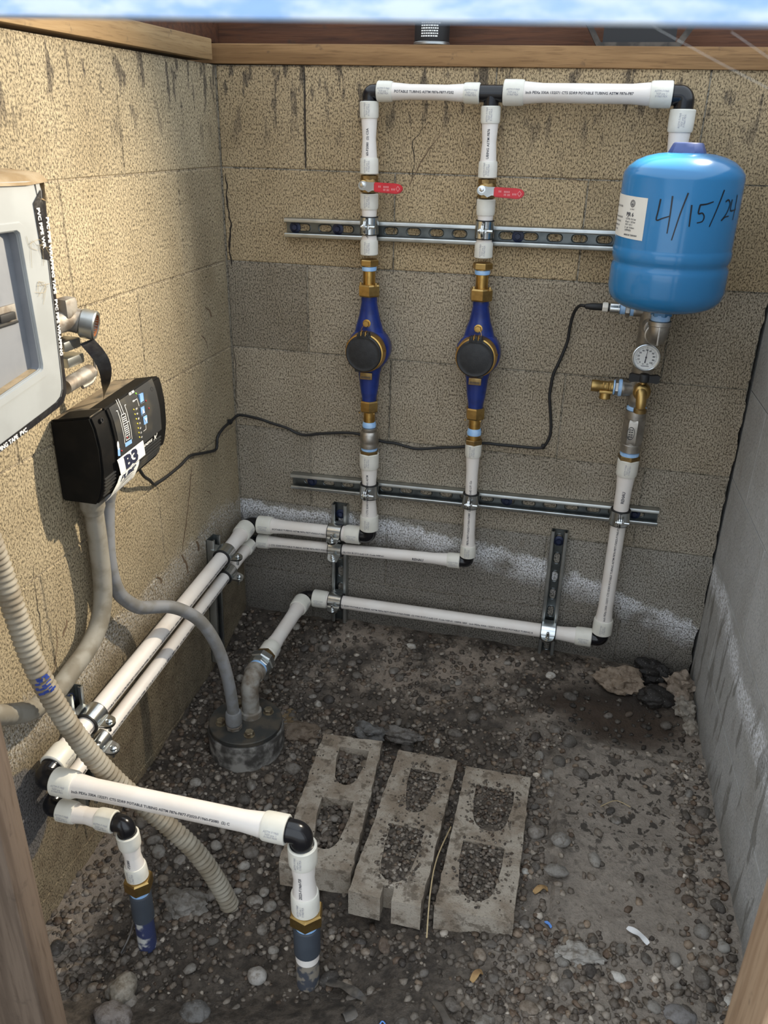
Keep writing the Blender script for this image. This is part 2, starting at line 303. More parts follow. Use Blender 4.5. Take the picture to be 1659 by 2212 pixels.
class MB:
    def __init__(s): s.v = []; s.f = []; s.m = []; s.mi = 0
    def add(s, vs, fs):
        o = len(s.v); s.v += [tuple(x) for x in vs]
        for f in fs: s.f.append(tuple(i + o for i in f)); s.m.append(s.mi)
        return s
    def box(s, a, b):
        (x0, y0, z0), (x1, y1, z1) = a, b
        return s.add([(x0, y0, z0), (x1, y0, z0), (x1, y1, z0), (x0, y1, z0), (x0, y0, z1), (x1, y0, z1), (x1, y1, z1), (x0, y1, z1)],
                     [(0, 3, 2, 1), (4, 5, 6, 7), (0, 1, 5, 4), (1, 2, 6, 5), (2, 3, 7, 6), (3, 0, 4, 7)])
    def cbox(s, a, b, c):   # box with chamfered edges
        (x0, y0, z0), (x1, y1, z1) = a, b
        bm = bmesh.new(); bmesh.ops.create_cube(bm, size=1.0)
        for v in bm.verts: v.co = V((x0 + x1) / 2 + v.co.x * (x1 - x0), (y0 + y1) / 2 + v.co.y * (y1 - y0), (z0 + z1) / 2 + v.co.z * (z1 - z0))
        bmesh.ops.bevel(bm, geom=list(bm.edges), offset=c, segments=2, profile=0.6, affect='EDGES')
        s.frombm(bm); return s
    def frombm(s, bm, mat=None):
        bm.verts.index_update()
        vs = [v.co.copy() if mat is None else mat @ v.co for v in bm.verts]
        s.add(vs, [[v.index for v in f.verts] for f in bm.faces]); bm.free()
    def lathe(s, p0, d, prof, n=24, up=None, cap=True, ph=0.0):
        # prof = [(dist along d, radius)]
        p0 = Vector(p0); a, b = frame(d, up); d = Vector(d).normalized(); vs = []; fs = []
        for t, r in prof:
            for i in range(n):
                an = 2 * PI * i / n + ph; vs.append(p0 + d * t + (a * math.cos(an) + b * math.sin(an)) * r)
        for k in range(len(prof) - 1):
            for i in range(n):
                j = (i + 1) % n; fs.append((k * n + i, k * n + j, (k + 1) * n + j, (k + 1) * n + i))
        if cap:
            fs.append(tuple(range(n - 1, -1, -1))); fs.append(tuple((len(prof) - 1) * n + i for i in range(n)))
        return s.add(vs, fs)
    def cyl(s, p0, p1, r, n=20, r1=None, ch=0.0):
        p0, p1 = Vector(p0), Vector(p1); L = (p1 - p0).length; r1 = r if r1 is None else r1
        pr = [(0, r), (L, r1)] if not ch else [(0, r - ch), (ch, r), (L - ch, r1), (L, r1 - ch)]
        return s.lathe(p0, p1 - p0, pr, n)
    def hexn(s, p0, p1, af, ph=0.0, n=6):   # hex nut across flats af, chamfered
        p0, p1 = Vector(p0), Vector(p1); L = (p1 - p0).length; R = af / 2 / math.cos(PI / n)
        return s.lathe(p0, p1 - p0, [(0, R * 0.92), (L * 0.12, R), (L * 0.88, R), (L, R * 0.92)], n, ph=ph)
    def tube(s, pts, r, n=12, cap=True, rf=None):
        pts = [Vector(p) for p in pts]; vs = []; fs = []; a = None
        for k, p in enumerate(pts):
            t = (pts[min(k + 1, len(pts) - 1)] - pts[max(k - 1, 0)]).normalized()
            if a is None: a, b = frame(t)
            else: a = (a - t * a.dot(t)).normalized(); b = t.cross(a)
            rr = r if rf is None else rf(k / (len(pts) - 1))
            for i in range(n): an = 2 * PI * i / n; vs.append(p + (a * math.cos(an) + b * math.sin(an)) * rr)
        for k in range(len(pts) - 1):
            for i in range(n):
                j = (i + 1) % n; fs.append((k * n + i, k * n + j, (k + 1) * n + j, (k + 1) * n + i))
        if cap: fs.append(tuple(range(n - 1, -1, -1))); fs.append(tuple((len(pts) - 1) * n + i for i in range(n)))
        return s.add(vs, fs)
    def poly(s, outer, holes, mp, t):
        # filled 2D outline with holes, extruded by t; mp(u,v,w) -> world
        bm = bmesh.new(); ed = []
        for lp in [outer] + list(holes):
            vs = [bm.verts.new((u, v, 0)) for u, v in lp]
            ed += [bm.edges.new((vs[i], vs[(i + 1) % len(vs)])) for i in range(len(vs))]
        bmesh.ops.triangle_fill(bm, edges=ed, use_beauty=True)
        if t:
            r = bmesh.ops.extrude_face_region(bm, geom=list(bm.faces))
            for e in r['geom']:
                if isinstance(e, bmesh.types.BMVert): e.co.z += t
        bmesh.ops.recalc_face_normals(bm, faces=list(bm.faces))
        for v in bm.verts: v.co = mp(*v.co)
        bmesh.ops.recalc_face_normals(bm, faces=list(bm.faces))
        s.frombm(bm); return s
    def sphere(s, c, r, sub=2, sc=(1, 1, 1), jit=0.0, seed=0):
        bm = bmesh.new(); bmesh.ops.create_icosphere(bm, subdivisions=sub, radius=1.0); rr = random.Random(seed)
        off = V(rr.random() * 50, rr.random() * 50, rr.random() * 50)
        for v in bm.verts:
            k = 1 + jit * mnoise.noise(v.co * 1.6 + off) + jit * 0.4 * mnoise.noise(v.co * 4 + off) + jit * 0.22 * mnoise.noise(v.co * 9 + off)
            v.co = V(c[0] + v.co.x * r * sc[0] * k, c[1] + v.co.y * r * sc[1] * k, c[2] + v.co.z * r * sc[2] * k)
        s.frombm(bm); return s
    def build(s, name, mat, parent=None, sharp=38, flat=False):
        me = bpy.data.meshes.new(name)
        off = root_of(parent) if parent is not None else V(0, 0, 0)
        me.from_pydata([(x - off.x, y - off.y, z - off.z) for x, y, z in s.v], [], s.f)
        for mm in (mat if isinstance(mat, (list, tuple)) else [mat]): me.materials.append(MT[mm] if isinstance(mm, str) else mm)
        if any(s.m): me.polygons.foreach_set('material_index', s.m)
        if not flat:
            me.polygons.foreach_set('use_smooth', [True] * len(me.polygons)); me.set_sharp_from_angle(angle=math.radians(sharp))
        me.update()
        o = bpy.data.objects.new(name, me); COL.objects.link(o)
        if parent is not None: o.parent = parent
        return o

ROOT = {}
def root_of(o):
    return ROOT.get(o.name, V(0, 0, 0))
def tag(o, label, cat, group=None, kind=None):
    o['label'] = label
    if cat: o['category'] = cat
    if group: o['group'] = group
    if kind: o['kind'] = kind
    return o
def thing(name, label, cat, loc=(0, 0, 0), group=None):
    o = bpy.data.objects.new(name, None); COL.objects.link(o); o.empty_display_size = 0.02
    o.location = loc; ROOT[o.name] = Vector(loc)
    return tag(o, label, cat, group)
def sub(mb, name, mat, part_obj, sharp=38):
    # sub-part: same origin as its part
    top = part_obj.parent
    ROOT[part_obj.name] = root_of(top) if top is not None else V(0, 0, 0)
    return mb.build(name, mat, part_obj, sharp)
def struct(name, mb, mat, label, cat, **k):
    o = mb.build(name, mat, None, **k); return tag(o, label, cat, None, 'structure')

_tc = {}
def text2d(s, size, bold=0.0):
    key = (s, bold)
    if key not in _tc:
        cu = bpy.data.curves.new('t', 'FONT'); cu.body = s; cu.size = 1.0; cu.resolution_u = 2; cu.offset = bold; cu.fill_mode = 'FRONT' if hasattr(cu, 'fill_mode') else cu.fill_mode
        ob = bpy.data.objects.new('t', cu); COL.objects.link(ob)
        dg = bpy.context.evaluated_depsgraph_get(); dg.update()
        me = bpy.data.meshes.new_from_object(ob.evaluated_get(dg))
        vs = [(v.co.x, v.co.y) for v in me.vertices]; fs = [tuple(p.vertices) for p in me.polygons]
        bpy.data.objects.remove(ob); bpy.data.curves.remove(cu); bpy.data.meshes.remove(me)
        _tc[key] = (vs, fs)
    vs, fs = _tc[key]
    return [(x * size, y * size) for x, y in vs], fs
def text_on(mb, s, size, mp, bold=0.0, center=False, stretch=1.0):
    vs, fs = text2d(s, size, bold)
    if not vs: return
    off = -max(v[0] for v in vs) * stretch / 2 if center else 0.0
    mb.add([mp(x * stretch + off, y) for x, y in vs], fs)
def spline(pts, n=8):
    P = [Vector(p) for p in pts]; out = []
    for i in range(len(P) - 1):
        p0, p1, p2, p3 = P[max(i - 1, 0)], P[i], P[i + 1], P[min(i + 2, len(P) - 1)]
        for k in range(n):
            t = k / n; out.append(0.5 * ((2 * p1) + (p2 - p0) * t + (2 * p0 - 5 * p1 + 4 * p2 - p3) * t * t + (3 * p1 - p0 - 3 * p2 + p3) * t ** 3))
    out.append(P[-1]); return out
def resample(pts, step):
    out = [pts[0]]; acc = 0.0
    for a, b in zip(pts[:-1], pts[1:]):
        L = (b - a).length; t = step - acc
        while t < L: out.append(a + (b - a) * (t / L)); t += step
        acc = (acc + L) % step
    out.append(pts[-1]); return out
def interp(x, xs, ys):
    return float(np.interp(x, xs, ys))
def sstep(a, b, x):
    t = min(1, max(0, (x - a) / (b - a))); return t * t * (3 - 2 * t)

# ================================================================== the setting
ZT, CH, BL = 1.3484, 0.2032, 0.4064
def fz(x, y):
    zl = interp(-y, [0, .14, .40, .56, .78, .95, 1.3], [-.005, -.05, -.08, -.095, -.11, -.135, -.145])
    zr = interp(-y, [0, .3, 1.3], [-.005, -.035, -.05])
    k = sstep(.40, .92, x); z = zl * (1 - k) + zr * k
    z += 0.010 * mnoise.noise(V(x * 5, y * 5, 1)) + 0.006 * mnoise.noise(V(x * 14, y * 14, 5))
    return z
def slabs(x, y):   # buried slab edges standing a little proud of the soil
    w = 0.012 * mnoise.noise(V(x * 16, y * 16, 9))
    e1 = sstep(-.004, .004, x - (.878 - .075 * (y + .3)) + w * .4) * sstep(.86, .74, -y + w) * sstep(.28, .30, -y + w)
    e2 = sstep(-.004, .004, y + .235 + .06 * x - .0 + w * .4) * sstep(.24, .30, x + w) * sstep(1.06, .92, x)
    return 0.012 * max(e1, e2 * .8)
def ground_z(x, y):
    z = fz(x, y) + slabs(x, y)
    k = sstep(.47, .50, x) * sstep(.735, .70, x) * sstep(-.82, -.80, y) * sstep(-.42, -.45, y)   # soil packed between the half-buried blocks
    return z + k * max(0.0, -.046 + .035 * (y + .46) + .006 * mnoise.noise(V(x * 20, y * 20, 6)) - z)
fm = MB(); NX, NY = 190, 230
xs = np.linspace(-.03, 1.33, NX); ys = np.linspace(-1.62, .03, NY)
fv = []
for y in ys:
    for x in xs:
        z = ground_z(x, y) + 0.0035 * mnoise.noise(V(x * 40, y * 40, 2)) + 0.002 * mnoise.noise(V(x * 95, y * 95, 3))
        # bank of soil along the front frame
        z += 0.022 * sstep(-1.02, -1.10, y - .23 * (x - .3)) * sstep(.75, .55, x)
        fv.append((x, y, z))
fm.add(fv, [(j * NX + i, j * NX + i + 1, (j + 1) * NX + i + 1, (j + 1) * NX + i) for j in range(NY - 1) for i in range(NX - 1)])
floor = struct('floor', fm, 'soil', 'damp dark soil floor of the pump pit strewn with gravel', 'floor')

g2 = MB(); g2.box((-6, -9, -.30), (8, -1.6, -.16))
struct('floor_outside', g2, 'ground', 'pale paved ground outside the pit in front of the frame', 'ground')

def jit(c, k):
    return tuple(max(0, v * k) for v in c) + (1,)
def block_mesh(name, u0, u1, z0, z1, mp, mat, dep=.02, ch=.004, jag=None):
    mb = MB()
    if jag:   # right end broken along a jagged crack
        n = 26; out = [(u0, z0)]
        for i in range(n + 1): out.append((u1 + jag(z0 + (z1 - z0) * i / n), z0 + (z1 - z0) * i / n))
        out.append((u0, z1))
        mb.poly(out, [], lambda a, b, w: mp(a, b, w), dep)
    else:
        P = []
        for (a, b, w) in ((u0, z0, dep), (u1, z0, dep), (u1, z1, dep), (u0, z1, dep), (u0, z0, ch), (u1, z0, ch), (u1, z1, ch), (u0, z1, ch),
                          (u0 + ch, z0 + ch, 0), (u1 - ch, z0 + ch, 0), (u1 - ch, z1 - ch, 0), (u0 + ch, z1 - ch, 0)):
            P.append(mp(a, b, w))
        q = [(8, 9, 10, 11)]
        for k in range(4):
            j = (k + 1) % 4; q += [(k, j, 4 + j, 4 + k), (4 + k, 4 + j, 8 + j, 8 + k)]
        bm = bmesh.new(); vs = [bm.verts.new(p) for p in P]
        for f in q: bm.faces.new([vs[i] for i in f])
        mb.frombm(bm)
    return mb
def crack(z):
    return min(.0012, -0.003 - 0.010 * mnoise.noise(V(z * 9, 3.3, 0)) - 0.006 * mnoise.noise(V(z * 37, 1.3, 0)) - 0.003 * mnoise.noise(V(z * 90, 6.3, 0)))

def lay(wall, mat, ulen, mp, first, tint, gap=.0030, jagend=False, ch=.0022, dep=.02):
    for k in range(8):
        z1 = ZT - k * CH - gap / 2; z0 = ZT - (k + 1) * CH + gap / 2
        u = first(k); edges = [0.0]
        while u < ulen - .01: edges.append(u); u += BL
        edges.append(ulen)
        for a, b in zip(edges[:-1], edges[1:]):
            lastone = b == ulen
            mb = block_mesh('block', a + gap / 2, b - (0 if lastone else gap / 2), z0, z1, mp, mat, dep, ch, crack if (lastone and jagend) else None)
            o = mb.build('block', mat, wall, flat=True)
            o.color = tint(k, (a + b) / 2)

TAN = (.48, .365, .218); GRY = (.37, .325, .258); LOW = (.31, .288, .25)  # upper-course tan also carries painted warm bounce light from the left wall
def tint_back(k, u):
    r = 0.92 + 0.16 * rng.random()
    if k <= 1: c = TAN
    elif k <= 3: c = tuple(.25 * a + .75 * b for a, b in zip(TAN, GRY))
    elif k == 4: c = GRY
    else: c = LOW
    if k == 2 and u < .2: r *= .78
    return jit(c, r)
def tint_left(k, u):
    c = (.42, .345, .225) if k < 5 else (.37, .310, .215)
    return jit(c, 0.95 + 0.1 * rng.random())
def tint_right(k, u):
    return jit((.43, .43, .425), 0.95 + 0.1 * rng.random())

b = MB(); b.box((-.18, .0022, -.3), (1.1935, .20, ZT)); b.box((1.1935, .045, -.3), (1.42, .20, ZT))
wb_ = struct('wall_back', b, 'wallb', 'back wall of grey and tan cement blocks behind the pipework', 'wall'); wb_.color = (.30, .27, .215, 1)
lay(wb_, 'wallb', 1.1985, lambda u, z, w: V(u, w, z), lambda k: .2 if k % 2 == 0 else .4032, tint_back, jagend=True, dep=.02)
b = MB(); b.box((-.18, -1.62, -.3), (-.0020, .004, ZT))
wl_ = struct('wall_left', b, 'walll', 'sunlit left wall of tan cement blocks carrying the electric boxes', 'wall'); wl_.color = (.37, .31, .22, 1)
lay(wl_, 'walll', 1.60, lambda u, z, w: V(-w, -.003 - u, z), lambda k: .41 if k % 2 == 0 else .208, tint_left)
RX = lambda y: 1.2 - .04 * y
b = MB(); bm_ = [(RX(.05) + .003, .05), (RX(-1.2) + .003, -1.2), (1.42, -1.2), (1.42, .05)]
b.add([(x, y, z) for z in (-.3, ZT) for x, y in bm_], [(3, 2, 1, 0), (4, 5, 6, 7)] + [(i, (i + 1) % 4, 4 + (i + 1) % 4, 4 + i) for i in range(4)])
wr_ = struct('wall_right', b, 'wallr', 'smooth grey cement right wall with a white salt streak', 'wall'); wr_.color = (.35, .35, .345, 1)
lay(wr_, 'wallr', 1.2, lambda u, z, w: V(RX(-u) + w, -u, z), lambda k: .36 if k % 2 == 0 else .16, tint_right, gap=.002, ch=.0008)

# top plates, the dark board behind, header and door frame
def boxs(name, mat, a, c, label, cat, ch=.003):
    mb = MB(); mb.cbox(a, c, ch); return struct(name, mb, mat, label, cat)
pl = MB(); pl.cbox((-.12, -.006, 0), (1.45, .083, .038), .003)
pl.v = [(x, y, z + ZT + .002 - .006 * x) for x, y, z in pl.v]
struct('trim_1', pl, 'platewood', 'rough orange timber plate lying along the top of the back wall', 'timber')
pl = MB(); pl.cbox((-.08, -1.6, 0), (.012, -.036, .040), .003)
pl.v = [(x, y, z + ZT + .006) for x, y, z in pl.v]
struct('trim_2', pl, 'platewoody', 'pale timber plate lying along the top of the left wall', 'timber')
boxs('trim_3', 'fasciawood', (-.25, .10, ZT + .030), (1.5, .125, ZT + .165), 'dark red-brown board standing behind the back top plate', 'timber')
hd = MB(); hd.cbox((-.55, -1.474, 0), (2.2, -1.462, .22), .003)
hd.v = [(x, y, z + 1.2748 - .016 * (x - .587) + .0012 * mnoise.noise(V(x * 9, 0, 0))) for x, y, z in hd.v]
struct('trim_4', hd, 'headpaint', 'pale blue painted beam across the top of the opening', 'beam')
boxs('trim_5', 'postwood', (.190, -1.30, -.2), (.281, -1.262, 1.29), 'weathered grey-brown upright post at the left of the opening', 'post', .004)
boxs('trim_6', 'studwood', (1.078, -1.30, -.2), (1.116, -1.211, 1.29), 'pale upright stud at the right of the opening', 'post', .003)
boxs('trim_7', 'studred', (1.1185, -1.31, -.2), (1.1565, -1.222, 1.29), 'reddish upright stud doubling the pale stud on the right', 'post', .003)
sill = MB(); sill.cbox((-.03, -1.36, -.20), (1.3, -1.21, -.125), .006)
struct('trim_8', sill, 'postwood', 'low timber sill under the door frame at the front', 'sill')

# cracks and drips on the blocks: parts of the walls
def wall_line(wall, pts, w, mat='crackfill', seed=0, onx=False):
    P = spline([V(a, b, 0) for a, b in pts], 8); mb = MB(); vs = []
    for i, p in enumerate(P):
        d = (P[min(i + 1, len(P) - 1)] - P[max(i - 1, 0)]).normalized(); n_ = V(-d.y, d.x, 0)
        q = p + n_ * .004 * mnoise.noise(V(p.x * 60 + seed, p.y * 60, 3)); ww = w * (.45 + .8 * abs(mnoise.noise(V(p.x * 45, p.y * 45, seed + .5)))) * math.sin(PI * (i + .8) / (len(P) + 1)) ** .4
        for s in (-1, 1):
            e = q + n_ * ww * s; vs.append(V(.0004, e.x, e.y) if onx else V(e.x, -.0004, e.y))
    mb.add(vs, [(2 * i, 2 * i + 1, 2 * i + 3, 2 * i + 2) for i in range(len(P) - 1)])
    return mb.build('crack', mat, wall, flat=True)
MT['crackfill'] = M('dirt_in_crack', (0.020, 0.015, 0.011), (0.045, 0.033, 0.022), 60, 0.95)
MT['dripstain'] = M('brown_drip', (0.15, 0.10, 0.06), (0.10, 0.065, 0.038), 60, 0.95)
wall_line(wb_, [(.472, 1.247), (.455, 1.225), (.440, 1.205), (.444, 1.170), (.438, 1.135)], .0011)
wall_line(wb_, [(.500, 1.225), (.470, 1.185), (.450, 1.150), (.436, 1.120)], .0016, 'dripstain', 2)
wall_line(wb_, [(.202, ZT - .004), (.2015, 1.25), (.2010, 1.150)], .0026)
wall_line(wb_, [(.585, 1.108), (.578, 1.085), (.575, 1.058)], .0010, seed=4)
wall_line(wb_, [(.404, .97), (.4035, .95), (.4030, .937)], .0010, seed=5)
wall_line(wb_, [(.404, .735), (.4035, .64), (.4030, .545)], .0009, seed=6)
wall_line(wb_, [(.012, 1.13), (.010, 1.08), (.015, 1.02), (.010, .965), (.012, .93)], .0032, seed=7)
wall_line(wb_, [(.006, .745), (.006, .66), (.006, .58)], .0012, seed=8)
wall_line(wb_, [(.75, 1.168), (.755, 1.150), (.775, 1.146), (.800, 1.142)], .0012, 'dripstain', 9)
wall_line(wb_, [(1.13, .02), (1.145, .05), (1.165, .075)], .0010, seed=10)
wall_line(wb_, [(1.085, .10), (1.090, .06), (1.075, .02)], .0008, 'dripstain', 11)
for a, b, w in (((-.255, .52), (-.335, .34), .0035), ((-.34, .33), (-.315, .27), .005), ((-.265, .33), (-.258, .30), .006), ((-.13, .86), (-.10, .83), .004), ((-.16, .80), (-.13, .765), .0022), ((-.30, .63), (-.27, .60), .0016), ((-.19, .43), (-.17, .41), .002), ((-.80, .43), (-.83, .34), .0016), ((-.77, .42), (-.79, .395), .0035), ((-.455, .335), (-.44, .31), .005)):
    wall_line(wl_, [a, ((a[0] + b[0]) / 2 + .006, (a[1] + b[1]) / 2), b], w, 'dripstain', a[0] * 9, True)
wall_line(wl_, [(-.832, .56), (-.838, .48), (-.845, .40)], .0010, 'crackfill', 3, True)

boxs('trim_9', 'fasciawood', (-.060, -1.6, ZT + .047), (-.032, .098, ZT + .22), 'dark board standing on the left wall plate', 'timber')

# ================================================================== pipework
def sleeve_bits(parent, c0, d, r, L, face):
    # expansion ring: a milky collar with a rolled edge and a smudge of grey print
    d = Vector(d).normalized(); c0 = Vector(c0)
    mb = MB(); R = r * 1.36
    mb.lathe(c0, d, [(0, r * .93), (0, R - .0016), (.0016, R), (L * .55, R), (L - .004, R * .985), (L - .0005, R * .93), (L, r * 1.02)], 28, cap=True)
    s = mb.build('expansion_sleeve', 'sleeve', parent)
    a = Vector(face).normalized(); a = (a - d * a.dot(d)).normalized()
    td = d if max(d) > .5 else -d; b_ = a.cross(td)
    pm = MB(); rr = R + .00035
    def mp(x, y): # x along the reading direction, y around
        an = y / rr; return c0 + d * (L * .5) + td * (x - L * .5) + (a * math.cos(an) + b_ * math.sin(an)) * rr
    for i, t in enumerate(('F1960 PEX', 'NSF-pw 1', 'ASTM F1960')):
        text_on(pm, t, .0052, lambda x, y, i=i: mp(L * .5 + x, y + (i - 1.3) * .0046), center=True, stretch=.95)
    if rng.random() < .95: sub(pm, 'print', 'greyink', s)
    return s

PRINT = 'inch PEXa 330A 132571 CTS SDR9 POTABLE TUBING ASTM F876-F877-F2023-F1960-F2080  (2) CSA B137.5 (nsf) U.P. Code NSF-61 100PSI 180F'
def water_pipe(p0, p1, r, label, rings=(True, True), LR=None, face=(0, -1, 0), ptxt=True, start=0, brand=None, loc=None, group='white water pipes'):
    p0, p1 = Vector(p0), Vector(p1); d = (p1 - p0).normalized(); L = (p1 - p0).length
    LR = LR or (.032 if r < .016 else .040)
    t = thing('water_pipe', label, 'pipe', loc or p0, None)
    mb = MB(); fl = r * 1.16; q = LR
    prof = []
    if rings[0]: prof += [(.002, fl), (q, fl), (min(q + .035, L * .5), r)]
    else: prof += [(0, r * .98), (.001, r)]
    if rings[1]: prof += [(max(L - q - .035, L * .5 + .0005), r), (L - q, fl), (L - .002, fl)]
    else: prof += [(L - .001, r), (L, r * .98)]
    mb.lathe(p0, d, prof, 30)
    tb = mb.build('tube', 'pex', t)
    if rings[0]: sleeve_bits(t, p0, d, r, LR, face)
    if rings[1]: sleeve_bits(t, p1, -d, r, LR, face)
    a = Vector(face).normalized(); a = (a - d * a.dot(d)).normalized()
    rev = max(d) <= .5; td = -d if rev else d; b_ = a.cross(td)
    s0 = (LR + .004) if rings[0] else .006; s1 = L - ((LR + .004) if rings[1] else .006)
    if ptxt and s1 - s0 > .02:
        xs_ = [p[0] for p in prof]; ys_ = [p[1] for p in prof]
        def mp(x, y):
            q = (s1 - x) if rev else (s0 + x); an = (y - .002) / r; rr = float(np.interp(q, xs_, ys_)) + .0004
            return p0 + d * q + (a * math.cos(an) + b_ * math.sin(an)) * rr
        def run(txt, x0, x1, size=.0062):
            pm = MB(); tx = txt[:max(3, int((x1 - x0) / (size * .62)))]; vs, fs = text2d(tx, size, .02)
            text_on(pm, tx, size, lambda x, y: mp(x0 + x, y), bold=.02, stretch=min(1.1, (x1 - x0) / max(v[0] for v in vs))); sub(pm, 'print', 'print', tb)
        W_ = s1 - s0; txt = PRINT[start:] + '   ' + PRINT
        if brand is None: run(txt, 0, W_)
        else:
            pm2 = MB(); bx = W_ * brand; text_on(pm2, 'REHAU', .0092, lambda x, y: mp(bx + x, y - .001), bold=.03); sub(pm2, 'brand_print', 'print', tb)
            if brand > .3: run(txt, 0, bx - .012)
            if W_ - bx > .09: run('MUNICIPEX CTS SDR9 POTABLE TUBING', bx + .042, W_)
    return t

def elbow(c, d0, d1, r, l0, l1, label, nubs=True):
    # moulded black elbow: legs along d0 and d1 from corner c
    c = Vector(c); d0 = Vector(d0).normalized(); d1 = Vector(d1).normalized()
    t = thing('pipe_elbow', label, 'elbow', c)
    R = r * 1.02; bend = r * .62
    pts = [c + d0 * l0, c + d0 * bend]
    for i in range(1, 7):
        an = PI / 2 * i / 7; pts.append(c + d0 * bend * (1 - math.sin(an)) + d1 * bend * (1 - math.cos(an)))
    pts += [c + d1 * bend, c + d1 * l1]
    mb = MB(); mb.tube(pts, R, 26); body = mb.build('elbow_body', 'black', t, 50)
    for d, l in ((d0, l0), (d1, l1)):
        nb = MB(); nb.lathe(c + d * (l - .004), d, [(0, R * 1.01), (.0008, R * 1.07), (.0032, R * 1.07), (.004, R * 1.01)], 26); nb.build('collar', 'black', t)
    return t

def tee_fitting(c, dA, dB, rA, rB, l, lb, label):
    c = Vector(c); dA = Vector(dA).normalized(); dB = Vector(dB).normalized()
    t = thing('pipe_tee', label, 'tee', c)
    mb = MB(); mb.cyl(c - dA * l, c + dA * l, rA, 26, ch=.001); mb.build('run', 'black', t)
    mb = MB(); mb.cyl(c, c + dB * lb, rB, 26, ch=.001); mb.build('branch', 'black', t)
    for s in (-1, 1):
        nb = MB(); nb.lathe(c + dA * s * (l - .004), dA * s, [(0, rA * 1.01), (.001, rA * 1.06), (.003, rA * 1.06), (.004, rA * 1.01)], 26); nb.build('collar', 'black', t)
    return t

def clamp(c, ax, out, r, label, W=.034):
    c = Vector(c); ax = Vector(ax).normalized(); out = Vector(out); out = (out - ax * out.dot(ax)).normalized(); sd = ax.cross(out)
    t = thing('pipe_clamp', label, 'clamp', c)
    rc = r + .0042; rs = rc + .0018
    mb = MB(); mb.lathe(c - ax * (W / 2 + .002), ax, [(0, r * 1.0), (0, rc + .0008), (W + .004, rc + .0008), (W + .004, r * 1.0)], 30, cap=False)
    mb.build('rubber_cushion', 'rubber', t)
    for s in (-1, 1):
        # each half strap is an arc of sheet that ends in a flat ear with a rounded tip
        n = 14; vs = []; fs = []
        for i in range(n + 1):
            an = s * (.16 + (PI - .34) * i / n); u = out * math.cos(an) + sd * math.sin(an)
            for rr in (rc, rs):
                for w in (-W / 2, W / 2): vs.append(c + u * rr + ax * w)
        for i in range(n):
            o = i * 4; p = o + 4
            fs += [(o, o + 1, p + 1, p), (o + 2, p + 2, p + 3, o + 3), (o, p, p + 2, o + 2), (o + 1, o + 3, p + 3, p + 1)]
        fs += [(0, 2, 3, 1), (n * 4, n * 4 + 1, n * 4 + 3, n * 4 + 2)]
        mb = MB(); mb.add(vs, fs)
        o2 = c + sd * s * (rs * math.sin(.16) - .0008)
        outl = [(rs - .002, -W / 2), (rs + .010, -W / 2 * .86)] + [(rs + .010 + .013 * math.cos(a), W * .43 * math.sin(a)) for a in np.linspace(-PI / 2, PI / 2, 9)] + [(rs + .010, W / 2 * .86), (rs - .002, W / 2)]
        mb.poly(outl, [], lambda a, b, w: o2 + out * a + ax * b + sd * s * w, -.0019)
        mb.build('strap', 'chrome', t, 30)
        # foot hooked into the strut
        mb = MB(); q = c + sd * s * rs * .55 - out * (rs * .80)
        for k in range(2):
            pass
        fr = [q - ax * W * .42 - sd * .001, q + ax * W * .42 - sd * .001, q + ax * W * .42 + sd * .001, q - ax * W * .42 + sd * .001]
        dn = -out * .012
        mb.add(fr + [p + dn for p in fr], [(0, 1, 2, 3), (7, 6, 5, 4)] + [(i, (i + 1) % 4, 4 + (i + 1) % 4, 4 + i) for i in range(4)])
        mb.build('hook_foot', 'galv', t)
    e = c + out * (rs + .012)
    mb = MB(); mb.cyl(e - sd * .010, e + sd * .021, .0031, 12, ch=.0005); bo = mb.build('bolt', 'chrome', t)
    mb = MB(); mb.hexn(e + sd * .0042, e + sd * .0092, .0095); sub(mb, 'nut', 'chrome', bo)
    mb = MB(); mb.lathe(e - sd * .0042, -sd, [(0, .0062), (.002, .0060), (.0034, .0035), (.0038, .001)], 14); sub(mb, 'bolt_head', 'chrome', bo)
    return t

